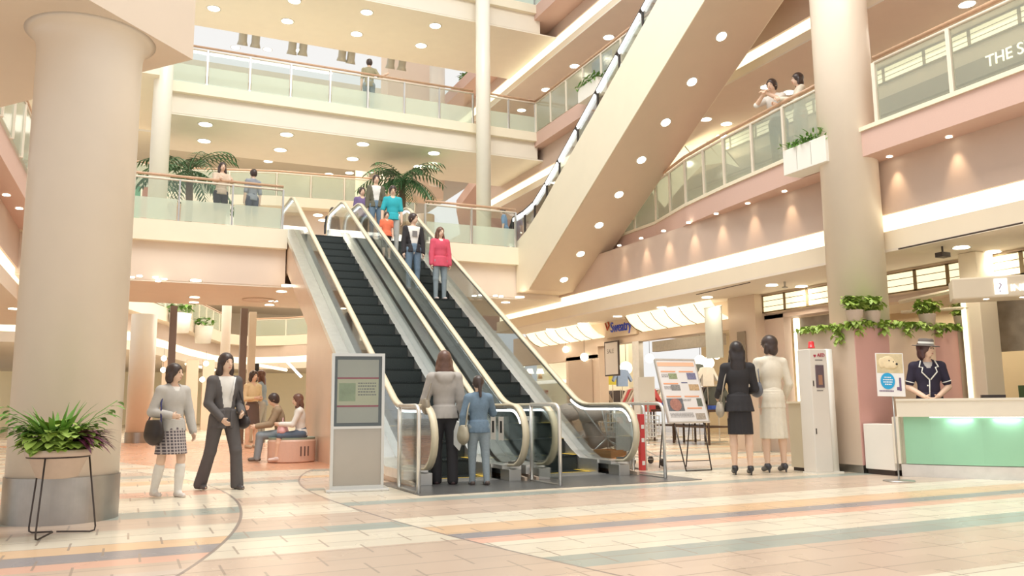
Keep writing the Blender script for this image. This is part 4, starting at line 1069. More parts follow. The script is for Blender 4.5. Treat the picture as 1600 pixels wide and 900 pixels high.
# ------------------------------------------------------------------ poster stand
pa, pb = Vector((2.21, 10.06, 0)), Vector((2.90, 9.95, 0)); d = (pb-pa); wd = d.length; rz = atan2(d.y, d.x)
ks = empty('poster_stand', (pa+pb)/2, rz, 'freestanding silver display stand with a lit poster case, left of the escalator foot', 'sign stand')
w2 = wd/2-.03; H_ = 1.64
MB().box(-w2-.05, -.20, 0, w2+.05, .20, .03).build('base_plate', STEEL, ks, bevel=.006)
s = MB(); s.box(-w2, -.05, .03, -w2+.035, .05, H_); s.box(w2-.035, -.05, .03, w2, .05, H_); s.box(-w2+.035, -.05, H_-.035, w2-.035, .05, H_); s.box(-w2+.035, -.05, .03, w2-.035, .05, .06); s.box(-w2+.035, -.05, .73, w2-.035, .05, .76)
s.build('frame', mat('satin_aluminium', (.72, .71, .67), .3, .8, noise=.05), ks)
B(-w2+.035, -.03, .06, w2-.035, .03, .73).build('lower_panel', mat('grey_panel', (.50, .46, .40), .22, .5, noise=.1, nscale=2), ks)
B(-w2+.035, .0, .76, w2-.035, .04, H_-.035).build('case_back', mat('case_dark', (.12, .13, .15), .4), ks)
po = B(-w2+.07, -.012, .80, w2-.07, -.002, H_-.075).build('poster', mat('poster_grey', (.60, .55, .51), .4, noise=.06, nscale=3), ks)
RED = mat('sign_red', (.45, .04, .08), .5)
s = MB(); s.box(-w2+.07, -.0145, 1.33, w2-.07, -.0125, 1.35); s.box(-w2+.07, -.0145, .99, w2-.07, -.0125, 1.012); s.build('red_line', RED, po)
B(-w2+.09, -.0145, 1.06, -.03, -.0125, 1.28).build('green_picture', mat('leafy_picture', (.40, .46, .28), .6, noise=.4, nscale=14), po)
B(-w2+.07, -.0135, 1.012, w2-.07, -.0123, 1.33).build('cream_band', mat('poster_cream', (.74, .68, .50), .5), po)
s = MB()
for r_ in range(5):
    x = .0
    while x < w2-.12: q = random.uniform(.012, .03); s.box(x, -.0155, 1.27-.035*r_, x+q, -.0138, 1.285-.035*r_); x += q+.008
s.build('small_print', mat('ink_grey', (.22, .20, .20), .6), po)
B(-w2+.035, -.045, .76, w2-.035, -.041, H_-.035).build('glass_front', GLASS, ks)

# ------------------------------------------------------------------ leaflet easel
es = empty('easel', (7.75, 10.55, 0), radians(-4), 'easel holding a white notice board of orange headed food pictures', 'easel')
Mb = Matrix.Translation((0, -.20, .72)) @ Matrix.Rotation(radians(-20), 4, 'X')
BW, BH = .345, 1.00
bd = MB().box(-BW-.0, -.012, 0, BW, .012, BH, Mb).build('board', mat('board_white', (.80, .77, .76), .4), es)
s = MB()
for a in ((-BW-.02, -.018, -.02, -BW, .018, BH+.02), (BW, -.018, -.02, BW+.02, .018, BH+.02), (-BW, -.018, BH, BW, .018, BH+.025), (-BW, -.018, -.02, BW, .018, 0)): s.box(*a, Mb)
s.build('frame', STEEL, es)
OR = mat('print_orange', (.85, .38, .20), .5)
bdp = lambda x0, z0, x1, z1, m, n, y=-.0135: MB().box(x0, y-.001, z0, x1, y, z1, Mb).build(n, m, bd)
bdp(-BW+.01, .90, BW-.02, .965, mat('print_peach', (.88, .52, .35), .5), 'heading')
for (x0, z0) in ((-.30, .80), (.02, .80), (-.30, .60), (-.30, .39), (.02, .39), (.02, .20)): bdp(x0, z0, x0+.26, z0+.022, OR, 'caption_bar')
bdp(.02, .62, .13, .635, mat('print_navy', (.08, .09, .22), .5), 'caption_bar')
pics = [((-.18, .69, -.03, .78), (.30, .34, .20)), ((.15, .68, .31, .79), (.20, .20, .32)), ((-.18, .50, -.02, .59), (.28, .27, .26)), ((.14, .50, .32, .60), (.55, .38, .22)), ((-.31, .17, -.03, .37), (.16, .17, .19)), ((.22, .24, .31, .37), (.15, .17, .14)), ((.14, .03, .31, .13), (.42, .36, .30))]
for k, (b_, c_) in enumerate(pics): bdp(*b_, mat('picture_%d' % k, c_, .5, noise=.6, nscale=40), 'food_picture')
MB().lathe([(.0001, 0), (.085, 0), (.10, .002), (.10, .003), (.0001, .003)], 28, (0, 0, 0), Mb @ Matrix.Translation((-.17, -.0145, .27)) @ Matrix.Rotation(pi/2, 4, 'X')).build('plate_picture', mat('print_dish', (.42, .20, .16), .5, noise=.4, nscale=30), bd)
s = MB()
for r_ in range(12):
    x = -.30
    z_ = (.76, .74, .72, .56, .54, .52, .13, .11, .09, .07, .35, .33)[r_]
    xe = -.20 if r_ < 6 else .10
    while x < xe: q = random.uniform(.01, .03); s.box(x, -.0150, z_, x+q, -.0140, z_+.008, Mb); x += q+.007
s.build('small_print', mat('ink_grey', (.22, .2, .2), .6), bd)
s = MB()
for sx in (-1, 1): s.tube([(sx*.26, -.19, .74), (sx*.22, -.42, .012)], .010, 6)
s.tube([(-.22, -.42, .014), (.22, -.42, .014)], .010, 6); s.build('front_legs', DKM, es, True)
s = MB()
for sx in (-1, 1): s.tube([(sx*.24, .05, 1.2), (sx*.24, .30, .012)], .010, 6); s.tube([(sx*.225, -.38, .15), (sx*.24, .28, .10)], .007, 6)
s.build('rear_legs', DKM, es, True)

# ------------------------------------------------------------------ strollers and carts behind the right escalator
FAB = mat('stroller_fabric', (.70, .57, .48), .8, noise=.15, nscale=10)
def stroller():
    e = empty('stroller', (0, 0, 0), 0, 'taupe loan stroller parked behind the right escalator glass, nearest of the row', 'stroller', 'loan strollers behind the escalator')
    F = Field([-.3, -.45, .2], [.3, .45, 1.1], .02); F.cap((-.12, -.2, .45), (.12, -.2, .45), .08, .08, .05); F.cap((0, -.2, .45), (0, .12, .38), .13, .11, .05); F.cap((0, .1, .42), (0, .26, .8), .14, .12, .05)
    o = bpy.data.objects.new('seat', F.mesh('seat')); C.objects.link(o); o.parent = e; o.data.materials.append(FAB)
    F = Field([-.35, -.3, .6], [.35, .6, 1.2], .02); F.ell((0, .12, .82), (.22, .27, .2), 0); F.ell((0, .05, .74), (.19, .27, .18), 0, None, 'sub')
    o = bpy.data.objects.new('canopy', F.mesh('canopy')); C.objects.link(o); o.parent = e; o.data.materials.append(FAB)
    s = MB()
    for sx in (-.24, .24): s.tube([(sx, -.38, .12), (sx, .05, .5), (sx, .42, .98), (sx*.9, .5, 1.0)], .012, 6); s.tube([(sx, .38, .12), (sx, -.05, .5)], .012, 6)
    s.tube([(-.216, .5, 1.0), (.216, .5, 1.0)], .014, 6); s.build('frame', STEEL, e, True)
    wheel = MB().lathe([(.05, -.02), (.085, -.018), (.085, .018), (.05, .02)], 16, (0, 0, 0), Matrix.Rotation(pi/2, 4, 'Y')).mesh('wheel', True); wheel.materials.append(BLACK)
    for sx in (-.26, .26):
        for y in (-.38, .38):
            q = bpy.data.objects.new('wheel', wheel); C.objects.link(q); q.parent = e; q.location = (sx, y, .086)
    return e
sv = stroller(); sv.location = (7.05, 11.75, 0); sv.rotation_euler = (0, 0, radians(75))
sl_ = ['taupe loan stroller behind the escalator glass, second of the row', 'taupe loan stroller behind the escalator glass, third of the row', 'taupe loan stroller behind the escalator glass, farthest of the row']
for i in range(3): dup(sv, (7.0+.02*i, 12.5+.72*i, 0), radians(75), sl_[i])
def cart():
    e = empty('shopping_cart', (0, 0, 0), 0, 'wire shopping cart beside the steel guard rail, nearest of the carts', 'shopping cart', 'shopping carts by the guard rail')
    s = MB(); 
    def P_(x, t, z): return (x*(1-.15*(1-t)), -.35+.75*t, z)
    for z0, z1 in ((.45, .85),):
        for k in range(9):
            t = k/8; s.tube([P_(-.25, t, .80+.05*t), P_(-.22, t, .47), P_(.22, t, .47), P_(.25, t, .80+.05*t)], .007, 4)
        for k in range(6):
            q = k/5
            for sx in (-1, 1): s.tube([P_(sx*(.22+.03*q), 0, .47+.33*q), P_(sx*(.22+.03*q), 1, .47+.38*q)], .007, 4)
        for k in range(7):
            x = -.22+.44*k/6; s.tube([P_(x, 0, .80), P_(x, 0, .47), P_(x, 1, .47), P_(x, 1, .85)], .007, 4)
    s.build('basket', STEEL, e)
    s = MB()
    for sx in (-1, 1): s.tube([(sx*.26, .48, .98), (sx*.25, .36, .45), (sx*.24, .38, .12)], .011, 6); s.tube([(sx*.25, .36, .42), (sx*.2, -.38, .12), (sx*.24, .38, .14)], .010, 6)
    s.tube([(-.26, .48, .98), (.26, .48, .98)], .014, 6); s.build('frame', STEEL, e, True)
    wheel = MB().lathe([(.03, -.015), (.06, -.013), (.06, .013), (.03, .015)], 14, (0, 0, 0), Matrix.Rotation(pi/2, 4, 'Y')).mesh('wheel', True); wheel.materials.append(DKM)
    for sx in (-.22, .22):
        for y in (-.38, .38):
            q = bpy.data.objects.new('wheel', wheel); C.objects.link(q); q.parent = e; q.location = (sx, y, .061)
    return e
ct = cart(); ct.location = (7.42, 11.35, 0); ct.rotation_euler = (0, 0, radians(100))
dup(ct, (7.62, 11.98, 0), radians(102), 'wire shopping cart behind the nearest one, farther from the guard rail')
pb_ = empty('sign_board', (6.98, 10.98, 0), radians(-12), 'white notice board with two small pictures standing behind the escalator newel', 'sign')
B(-.14, -.015, .28, .14, .015, .84).build('panel', mat('notice_face', (.62, .62, .56), .5), pb_); B(-.12, -.0165, .70, -.02, -.0152, .80).build('picture', FAB, pb_); B(.02, -.0165, .70, .12, -.0152, .80).build('picture', FAB, pb_)
s = MB().box(-.14, -.01, 0, -.12, .01, .28).box(.12, -.01, 0, .14, .01, .28); s.build('feet', DKM, pb_)
rp = empty('fire_extinguisher_post', (7.12, 10.72, 0), 0, 'narrow red upright with white marks beside the escalator newel', 'post')
B(-.04, -.04, .0, .04, .04, .84).build('column', mat('post_red', (.62, .06, .06), .4), rp, bevel=.006)
for z_ in (.08, .42, .62): B(-.025, -.043, z_, .025, -.0405, z_+.06).build('white_mark', STICK, rp)
cb = empty('cardboard_tray', (6.82, 11.15, .0), radians(10), 'orange tray on the floor under the strollers', 'tray')
s = MB().box(-.16, -.2, 0, .16, .2, .03).box(-.16, -.2, .03, -.145, .2, .3).box(.145, -.2, .03, .16, .2, .3).box(-.145, -.2, .03, .145, -.185, .3).box(-.145, .185, .03, .145, .2, .3); s.build('tray', mat('orange_tray', (.72, .34, .12), .6), cb)

# ------------------------------------------------------------------ reception booth
bo = empty('reception_booth', (9.42, 8.64, 0), 0, 'beige booth with two salmon stripes and planters on top behind the receptionist', 'booth')
bx = 2.52; by = 1.12
BE = mat('booth_beige', (.66, .53, .42), .5, noise=.04); SAL = mat('booth_salmon', (.70, .40, .36), .5); PCH = mat('booth_peach', (.84, .64, .48), .5); BRN = mat('booth_taupe', (.52, .42, .34), .5)
B(.0, .012, .11, bx, by, 2.06).build('carcass', BE, bo)
def xb_(px): return Pt(px, 600, y=8.64).x-9.42
xs = [.0, xb_(1394), xb_(1466), xb_(1503), bx]
for i, (m_, n_) in enumerate(((SAL, 'salmon_stripe'), (PCH, 'peach_stripe'), (SAL, 'salmon_stripe'), (BRN, 'taupe_stripe'))):
    B(xs[i]+.001, 0, .112, xs[i+1]-.001, .012, 2.058).build(n_, m_, bo)
B(.04, .04, 0, bx-.04, by-.04, .11).build('plinth', STEELD, bo)
wl = empty('low_cabinet', (9.44, 8.13, 0), 0, 'low white box unit between the booth and the counter', 'cabinet')
B(0, 0, .07, .26, .49, .69).build('body', WHITE, wl, bevel=.008); B(.02, .02, 0, .24, .47, .07).build('plinth', DKM, wl)
# planters and pots on top
def ivy(s, c, n, r, droop=1.6, up_=.3, L_=(.07, .12), w_=(.05, .08)):
    for i in range(n):
        a = random.uniform(0, 2*pi); q = Vector(c)+Vector((random.uniform(-r[0], r[0]), random.uniform(-r[1], r[1]), random.uniform(-.02, r[2])))
        s.leaf(q, (cos(a), sin(a), random.uniform(-.5, up_+.5)), random.uniform(*L_), random.uniform(*w_), droop, 3)
trough = empty('planter_trough', (9.5, 8.645, 2.062), 0, 'long trough of trailing ivy along the top of the booth', 'planter')
B(0, 0, 0, 2.35, .10, .06).build('trough', POT, trough)
s = MB(); 
for x in np.linspace(-.05, 2.4, 30): ivy(s, (x, .02, .05), 16, (.07, .09, .07))
for x in (-.02, .45, .9, 1.6, 2.3):
    for k in range(3): ivy(s, (x, -.06, -.03*k), 4, (.05, .03, .02))
for y in np.linspace(0, 1.0, 10): ivy(s, (-.10, y, .03), 14, (.06, .06, .06))
for k in range(5): ivy(s, (-.14, .25, -.05*k), 6, (.03, .05, .02))
s.build('ivy', LEAFG, trough, True)
pot_l = ['potted lime plant on the booth, first from its left corner', 'potted lime plant on the booth, second from its left corner', 'potted lime plant on the booth above the peach stripe', 'potted lime plant on the booth, nearest its right corner']
for i, px in enumerate((1325, 1352, 1438, 1492)):
    x = Pt(px, 490, y=8.78).x
    if i == 0:
        pt = empty('potted_plant', (x, 8.98, 2.061), 0, pot_l[0], 'plant', 'pots on the booth')
        MB().lathe([(.09, 0), (.12, .02), (.145, .17), (.15, .18), (.135, .18), (.13, .15), (.0001, .15)], 24).build('pot', POT, pt, True)
        s = MB(); ivy(s, (0, 0, .24), 150, (.19, .12, .14), .8, .6, (.09, .15), (.06, .09)); s.build('foliage', LEAFG, pt, True)
        p0 = pt
        # keep the column clear
    else: dup(p0, (x, 8.70, 2.063), i*1.3, pot_l[i])
for o_ in bpy.data.objects:
    if o_.get('group') == 'pots on the booth': o_.location.y = 8.665; o_.location.z = 2.125; o_.scale = (.85, .85, 1.0)
# AED cabinet
ae = empty('defibrillator_cabinet', (8.80, 8.90, 0), radians(-4), 'tall slim white AED cabinet with dark window standing beside the booth', 'cabinet')
B(0, 0, .02, .30, .26, 1.75).build('body', mat('aed_white', (.80, .76, .70), .35), ae, bevel=.01)
MB().prism([(.30, .0), (.36, .0), (.42, .02), (.455, .06), (.465, .12), (.465, .26), (.30, .26)], .02, 1.755).build('curved_side', mat('aed_side', (.86, .84, .78), .25), ae, True)
B(-.01, -.01, 0, .475, .27, .02).build('foot', WHITE, ae)
B(.085, -.012, 1.20, .225, .0, 1.52).build('window', mat('aed_window', (.14, .10, .12), .2, noise=.3, nscale=12), ae)
B(.12, -.014, 1.24, .19, -.012, 1.38).build('defibrillator_picture', mat('aed_unit', (.42, .22, .14), .5), ae)
text('AED', 'lettering', RED, ae, (.130, -.004, 1.640), (pi/2, 0, 0), .070)
hm_ = MB().prism([(.06, 0), (.085, -.03), (.11, 0), (.098, .018), (.085, .008), (.072, .018)], 0, .002).build('heart_mark', RED, ae)
hm_.matrix_local = Matrix.Translation((0, -.003, 1.655)) @ Matrix.Rotation(pi/2, 4, 'X')
B(.09, -.003, 1.585, .22, .0, 1.60).build('caption', mat('ink_grey', (.22, .2, .2), .6), ae); B(.09, -.003, 1.15, .20, .0, 1.165).build('caption', mat('ink_grey', (.2, .2, .2), .6), ae)
B(.03, -.006, 1.22, .045, 0, 1.30).build('door_handle', DKM, ae); B(.03, -.006, .55, .045, 0, .63).build('lock', DKM, ae)
rl = empty('warning_lamp', (9.14, 9.22, 1.06+.0), 0, 'red beacon lamp showing above the AED cabinet', 'lamp')
rl.location = (9.02, 9.08, 1.775)
MB().lathe([(.05, 0), (.05, .02), (.042, .022), (.042, .08), (.03, .10), (.0001, .105)], 20).build('red_dome', mat('beacon_red', (.75, .04, .05), .25), rl, True)
ae.location.z = 0
cn = empty('counter', (9.0, 9.17, 0), 0, 'small plain beige counter left of the AED cabinet', 'counter')
B(0, 0, .05, .38, .42, .98).build('body', mat('counter_beige', (.72, .64, .48), .5), cn); B(-.02, -.02, .98, .39, .44, 1.01).build('top', CREAM2, cn); B(.02, .02, 0, .36, .4, .05).build('plinth', DKM, cn)
# ---- reception counter
rc = empty('reception_counter', (9.45, 8.05, 0), 0, 'white reception counter with a glowing mint green front panel', 'counter')
fr = [(0, 0), (.18, -.36), (.50, -.86), (.88, -1.32), (1.4, -1.75), (2.2, -2.1)]
def off(pl, t):     # offset to the right-hand/back side
    out = []
    for i, p in enumerate(pl):
        a = Vector(pl[max(0, i-1)]); b = Vector(pl[min(len(pl)-1, i+1)]); d_ = (b-a).normalized(); n_ = Vector((-d_.y, d_.x)); out.append((p[0]+n_.x*t, p[1]+n_.y*t))
    return out
def band(pl, t0, t1, z0, z1): return MB().prism(off(pl, t0)+off(pl, t1)[::-1], z0, z1)
WC = mat('counter_white', (.84, .78, .66), .35); MINT = mat('mint_panel', (.34, .66, .46), .45, noise=.03)
band(fr, 0, .36, 1.0, 1.03).build('worktop', WC, rc); band(fr, .01, .06, .79, 1.0).build('upper_band', WC, rc)
band([(.03, -.06)]+fr[1:], .05, .09, .17, .79).build('green_panel', MINT, rc)
ff = [fr[0], (fr[0][0]*.35+fr[1][0]*.65-.06, fr[0][1]*.35+fr[1][1]*.65+.10)]
MB().box(-.02, -.02, .17, .32, .06, .79, Matrix.Rotation(radians(28), 4, 'Z')).build('end_panel', WC, rc)
band(fr, .095, .34, .16, .80).build('carcass', WC, rc)
band(fr, .06, .34, 0, .16).build('plinth', STEEL, rc)
ls = band(fr[1:], .03, .045, .782, .789).build('strip_light', LTUBE, rc)
for (x, y) in ((.42, -.63), (.75, -1.06), (1.1, -1.45)):
    ld = bpy.data.lights.new('under_top_lamp', 'AREA'); ld.shape = 'RECTANGLE'; ld.size = .3; ld.size_y = .03; ld.energy = .7; ld.color = (.85, 1, .9)
    lo = bpy.data.objects.new('under_top_lamp', ld); C.objects.link(lo); lo.parent = rc; lo.location = (x-.055, y-.02, .775); lo.rotation_euler = (0, 0, atan2(-.46, .36))
# small things on the counter
bk = empty('document_tray', (10.55, 7.42, 1.031), radians(-50), 'grey document tray on the counter to the right of the receptionist', 'tray'); B(-.14, -.1, 0, .14, .1, .04).build('tray', DKM, bk)
# notice stand in front of the counter
ns = empty('notice_stand', (8.88, 7.60, 0), radians(-38), 'slim floor stand holding a puppy poster with a blue disc', 'sign stand')
MB().lathe([(.0001, 0), (.19, 0), (.185, .012), (.02, .018), (.0001, .018)], 36).build('base', STEELD, ns, True)
MB().tube([(0, 0, .015), (-.0, 0, 1.10)], .011, 8).build('pole', STEELD, ns, True)
Mn = Matrix.Translation((-.02, -.02, 1.06)) @ Matrix.Rotation(radians(-8), 4, 'X') @ Matrix.Rotation(radians(2), 4, 'Y')
nb = MB().box(-.165, -.008, 0, .165, .008, .56, Mn).build('poster', mat('poster_white', (.84, .82, .80), .4), ns)
MB().box(-.155, -.0095, .30, .155, -.0085, .55, Mn).build('picture_background', mat('straw_photo', (.66, .55, .34), .6, noise=.3, nscale=12), nb)
F = Field([-.16, -.03, .29], [.16, .02, .56], .006); F.ell((-.02, -.010, .44), (.085, .008, .085), 0); F.ell((.04, -.012, .40), (.055, .009, .04), .02); F.ell((-.10, -.010, .43), (.03, .008, .07), .01)
dg_ = bpy.data.objects.new('puppy_picture', F.mesh('puppy_picture')); C.objects.link(dg_); dg_.data.transform(Mn); dg_.parent = nb; dg_.data.materials.append(mat('puppy_cream', (.80, .66, .42), .6, noise=.15, nscale=20))
for (x, z, r_) in ((-.005, .46, .009), (.045, .445, .008), (.082, .415, .015)):
    q = MB().ball((x, -.021, z), (r_, .003, r_), 10, 6); o = q.build('puppy_feature', BLACK, nb); o.data.transform(Mn)
o = MB().lathe([(.0001, 0), (.085, 0), (.085, .004), (.0001, .004)], 32, (0, 0, 0), Mn @ Matrix.Translation((-.035, -.009, .195)) @ Matrix.Rotation(pi/2, 4, 'X') @ Matrix.Diagonal((1, 1.25, 1, 1))).build('blue_disc', mat('print_blue', (.02, .36, .68), .5), nb)
s = MB()
for z_, x0, x1 in ((.235, -.075, .005), (.205, -.09, .02), (.175, -.09, .015), (.145, -.07, .0)):
    x = x0
    while x < x1: q = random.uniform(.008, .018); s.box(x, -.0160, z_, x+q, -.0135, z_+.014, Mn); x += q+.005
s.build('disc_lettering', mat('print_white', (.9, .9, .9), .5), nb)
s = MB()
for z_ in (.06,):
    x = -.14
    while x < .02: q = random.uniform(.008, .016); s.box(x, -.0105, z_, x+q, -.0085, z_+.016, Mn); x += q+.004
s.box(.10, -.0105, .07, .125, -.0085, .24, Mn).box(.07, -.0105, .08, .10, -.0085, .12, Mn); s.build('caption', mat('ink_purple', (.16, .10, .20), .5), nb)
# information canopy
ic = empty('sign_canopy', (10.0, 7.3, 0), radians(-48), 'cream overhead canopy lettered INFORMATION above the reception', 'sign')
Pm = ic.matrix_world if False else Matrix.Translation((10.0, 7.3, 0)) @ Matrix.Rotation(radians(-48), 4, 'Z')
p1 = Pt(1487, 440, y=7.45); 
nd = Vector((sin(radians(42)), cos(radians(42)), 0)); 
ic.location = (p1.x, p1.y, p1.z); zb = -.245
B(0, 0, zb, 2.6, .5, .04).build('fascia', mat('canopy_beige', (.66, .57, .44), .5), ic, bevel=.02)
qp_ = B(.49, -.014, zb+.04, .64, -.001, .0).build('question_panel', mat('sign_lit', (.9, .9, .85), .4, emit=1.2, ecol=(1, 1, .95)), ic)
text('?', 'question_mark', mat('ink_lilac', (.45, .40, .50), .5), qp_, (.525, -.018, zb+.07), (pi/2, 0, 0), .17)
text('INFORMATION', 'lettering', mat('letters_lit', (.9, .9, .85), .4, emit=3, ecol=(1, 1, .95)), ic, (.67, -.006, zb+.075), (pi/2, 0, 0), .125, .006, 1.0)
for i in range(4): MB().lathe([(.0001, -.004), (.035, -.004), (.035, .003), (.0001, .003)], 16, (.40+.42*i, .12, zb)).build('spot_lens', LDOWN, ic)
pc_ = empty('canopy_column', (11.3, 8.2, 0), 0, 'cream square column carrying the canopy right of the booth', 'column')
xx = Pt(1537, 550, y=8.4).x; pc_.location = (xx, 8.4, 0)
B(-.20, -.15, 0, .20, .15, 3.255).build('shaft', CREAM, pc_, bevel=.01); B(-.225, .08, .3, -.202, .15, 2.7).build('edge_light', lamp('edge_glow', (1, .93, .6), 1.2), pc_)
bs = empty('brace_beam', (0, 0, 0), 0, 'slanted pale beam framing running from the column to the canopy over the booth plants', 'beam')
a_ = Pt(1405, 472, y=9.3); b_ = Pt(1500, 452, y=8.3); MB().tube([a_, b_], .035, 4).build('top_beam', CREAM, bs); c_ = Pt(1408, 488, y=9.3); d__ = Pt(1520, 480, y=8.4); MB().tube([c_, d__], .025, 4).build('lower_beam', CREAM, bs)

# ------------------------------------------------------------------ shop fronts on the right
XS = 12.1
def box_thing(name, label, cat, b, m, group=None, bevel=0):
    e = empty(name, ((b[0]+b[3])/2, (b[1]+b[4])/2, b[2]), 0, label, cat, group)
    x, y, z = e.location; B(b[0]-x, b[1]-y, 0, b[3]-x, b[4]-y, b[5]-z).build('body', m, e, bevel=bevel); return e
SF = mat('shopfront_beige', (.72, .58, .46), .5, noise=.03); STONE = mat('stone_panel', (.30, .26, .21), .5, noise=.45, nscale=6); TP = mat('panel_taupe', (.56, .44, .34), .5)
# header with openings (structure)
s = MB()
s.box(XS, 14.3, 2.62, XS+.25, 20.3, 3.26); s.box(XS, 20.3, 2.3, XS+.25, 26, 3.26); s.box(XS, 18.45, 0, XS+.1, 18.5, 2.62)
s.box(XS, 20.25, 0, XS+.3, 22.2, 2.4)
s.box(XS-.25, 13.45, 0, XS+.35, 14.3, 3.26)
struct(s.build('wall_shopfront', SF))
s = MB(); s.box(XS+.05, -3, 2.80, XS+.3, 13.45, 3.26); s.box(XS, 12.9, 0, XS+.2, 13.45, 2.8)
s.box(XS+.0, -3, 2.72, XS+.35, 13.45, 2.80); struct(s.build('wall_shopfront_near', mat('shopfront_rose', (.66, .52, .43), .5)))
for (y0, y1, n_, lab) in ((14.55, 18.0, 6, 'curved glowing canopy of six panels right of the blue shop sign'), (19.9, 23.9, 6, 'curved glowing canopy of six panels left of the blue shop sign')):
    e = empty('light_canopy', (XS, y0, 2.85), 0, lab, 'light')
    for i in range(n_):
        a0 = y0+(y1-y0)*(i+.02)/n_-y0; a1 = y0+(y1-y0)*(i+.98)/n_-y0
        pts = [(-.52, .38), (-.40, .22), (-.22, .08), (-.01, .0)]
        s = MB(); vs = [(x, a, z) for a in (a0, a1) for x, z in pts]+[(x+.02, a, z+.03) for a in (a0, a1) for x, z in pts]
        fs = [(k, k+1, k+5, k+4) for k in range(3)]+[(k+8, k+12, k+13, k+9) for k in range(3)]+[(0, 4, 12, 8), (3, 11, 15, 7)]+[(k, k+8, k+9, k+1) for k in range(3)]+[(k+4, k+5, k+13, k+12) for k in range(3)]
        s.add(vs, fs).build('glowing_panel', LPAN, e)
        s = MB()
        for (x, z), (x2, z2) in zip(pts[:-1], pts[1:]): s.tube([(x-.004, a1+.03, z-.004), (x2-.004, a1+.03, z2-.004)], .012, 4)
        s.build('rib', mat('rib_gold', (.25, .18, .08), .5), e)
def shoji(x, ys, z0, z1, labels, tilt=0):
    for i, (a, b) in enumerate(zip(ys[:-1], ys[1:])):
        e = empty('lit_panel', (x, a, z0), 0, labels[i] if isinstance(labels, list) else labels, 'light', None if isinstance(labels, list) else 'paper light panels')
        B(-.03, .03, .02, 0, b-a-.03, z1-z0-.02).build('paper', LSHOJI, e)
        s = MB(); s.box(-.045, 0, 0, .01, .03, z1-z0).box(-.045, b-a-.03, 0, .01, b-a, z1-z0).box(-.045, .03, 0, .01, b-a-.03, .02).box(-.045, .03, z1-z0-.02, .01, b-a-.03, z1-z0)
        for k in (1, 2): z = (z1-z0)*k/3; s.box(-.036, .03, z-.006, -.031, b-a-.03, z+.006)
        s.build('lattice', mat('lattice_wood', (.26, .19, .10), .5), e)
ys = [Pt(px, 460, x=XS-.02).y for px in (1172, 1198, 1230, 1262, 1294)]
shoji(XS, [13.42-.62*i for i in range(13)], 2.86, 3.22, 'paper-covered light panel above the near shopfront, ground floor')
shoji(13.7, [18-.95*i for i in range(15)], 7.42, 7.74, 'paper-covered light panel above the gallery shopfront, upper floor')
# gallery shopfront
struct(B(13.72, 3, 7.05, 13.9, 18.2, 7.76).build('wall_gallery_front', mat('gallery_fascia', (.62, .53, .42), .5)))
B_ = box_thing('fascia_board', 'long dark fascia board under the lit panels of the upper gallery', 'board', (13.6, 3, 6.75, 13.72, 18, 7.08), mat('fascia_dark', (.20, .17, .14), .4))
sg = empty('shop_sign', (13.55, 9.1, 6.86), 0, 'lit shop sign lettering on the upper gallery at the right frame edge', 'sign')
text('THE SUIT', 'lettering', lamp('sign_letters', (1, .95, .6), 2.0), sg, (0, 0, -.01), (pi/2, 0, -pi/2), .30, .01, .9)
struct(B(13.75, 3, Z2, 13.8, 18.2, 6.75).build('window_1', glass('shop_window', (.85, .88, .82), .15, .05, .25, (.62, .60, .48))))
ln = empty('light_canopy', (13.0, 16.2, 7.2), 0, 'faceted glowing lantern canopy on the upper gallery next to the raised escalator', 'light')
pts = [(0, 2.6, -.25), (0, 1.9, .12), (0, .9, .5), (0, .0, .35), (0, -.6, .05), (.5, .9, .56), (.5, 0, .45)]
for i in range(4):
    a, b = pts[i], pts[i+1]; s = MB().add([a, b, (b[0]+.5, b[1], b[2]-.45), (a[0]+.5, a[1], a[2]-.45), (a[0]+.02, a[1], a[2]-.02), (b[0]+.02, b[1], b[2]-.02), (b[0]+.5, b[1], b[2]-.48), (a[0]+.5, a[1], a[2]-.48)], [(0, 1, 2, 3), (7, 6, 5, 4), (0, 3, 7, 4), (1, 5, 6, 2), (0, 4, 5, 1), (3, 2, 6, 7)])
    s.build('glowing_panel', LSHOJI, ln); MB().tube([b, (b[0]+.5, b[1], b[2]-.45)], .02, 4).build('rib', mat('rib_gold', (.25, .18, .08), .5), ln)
# hanging shop sign with blue script
hs = empty('shop_sign', (XS-.06, 19.75, 2.93), 0, 'beige plaque with blue brush lettering between the two glowing canopies', 'sign')
B(0, -1.55, -.12, .05, .0, .34).build('plaque', mat('plaque_beige', (.72, .60, .46), .5), hs)
BLU = mat('sign_blue', (.03, .07, .60), .4)
text('Sweatry', 'lettering', BLU, hs, (-.012, -.28, .02), (pi/2, 0, -pi/2), .40, .012, .80)
MB().tube([(-.02, -.02, .30), (-.02, -.12, .1), (-.02, -.22, .22), (-.02, -.16, .32)], .02, 6).build('red_mark', mat('sign_red2', (.62, .10, .05), .4), hs, True)
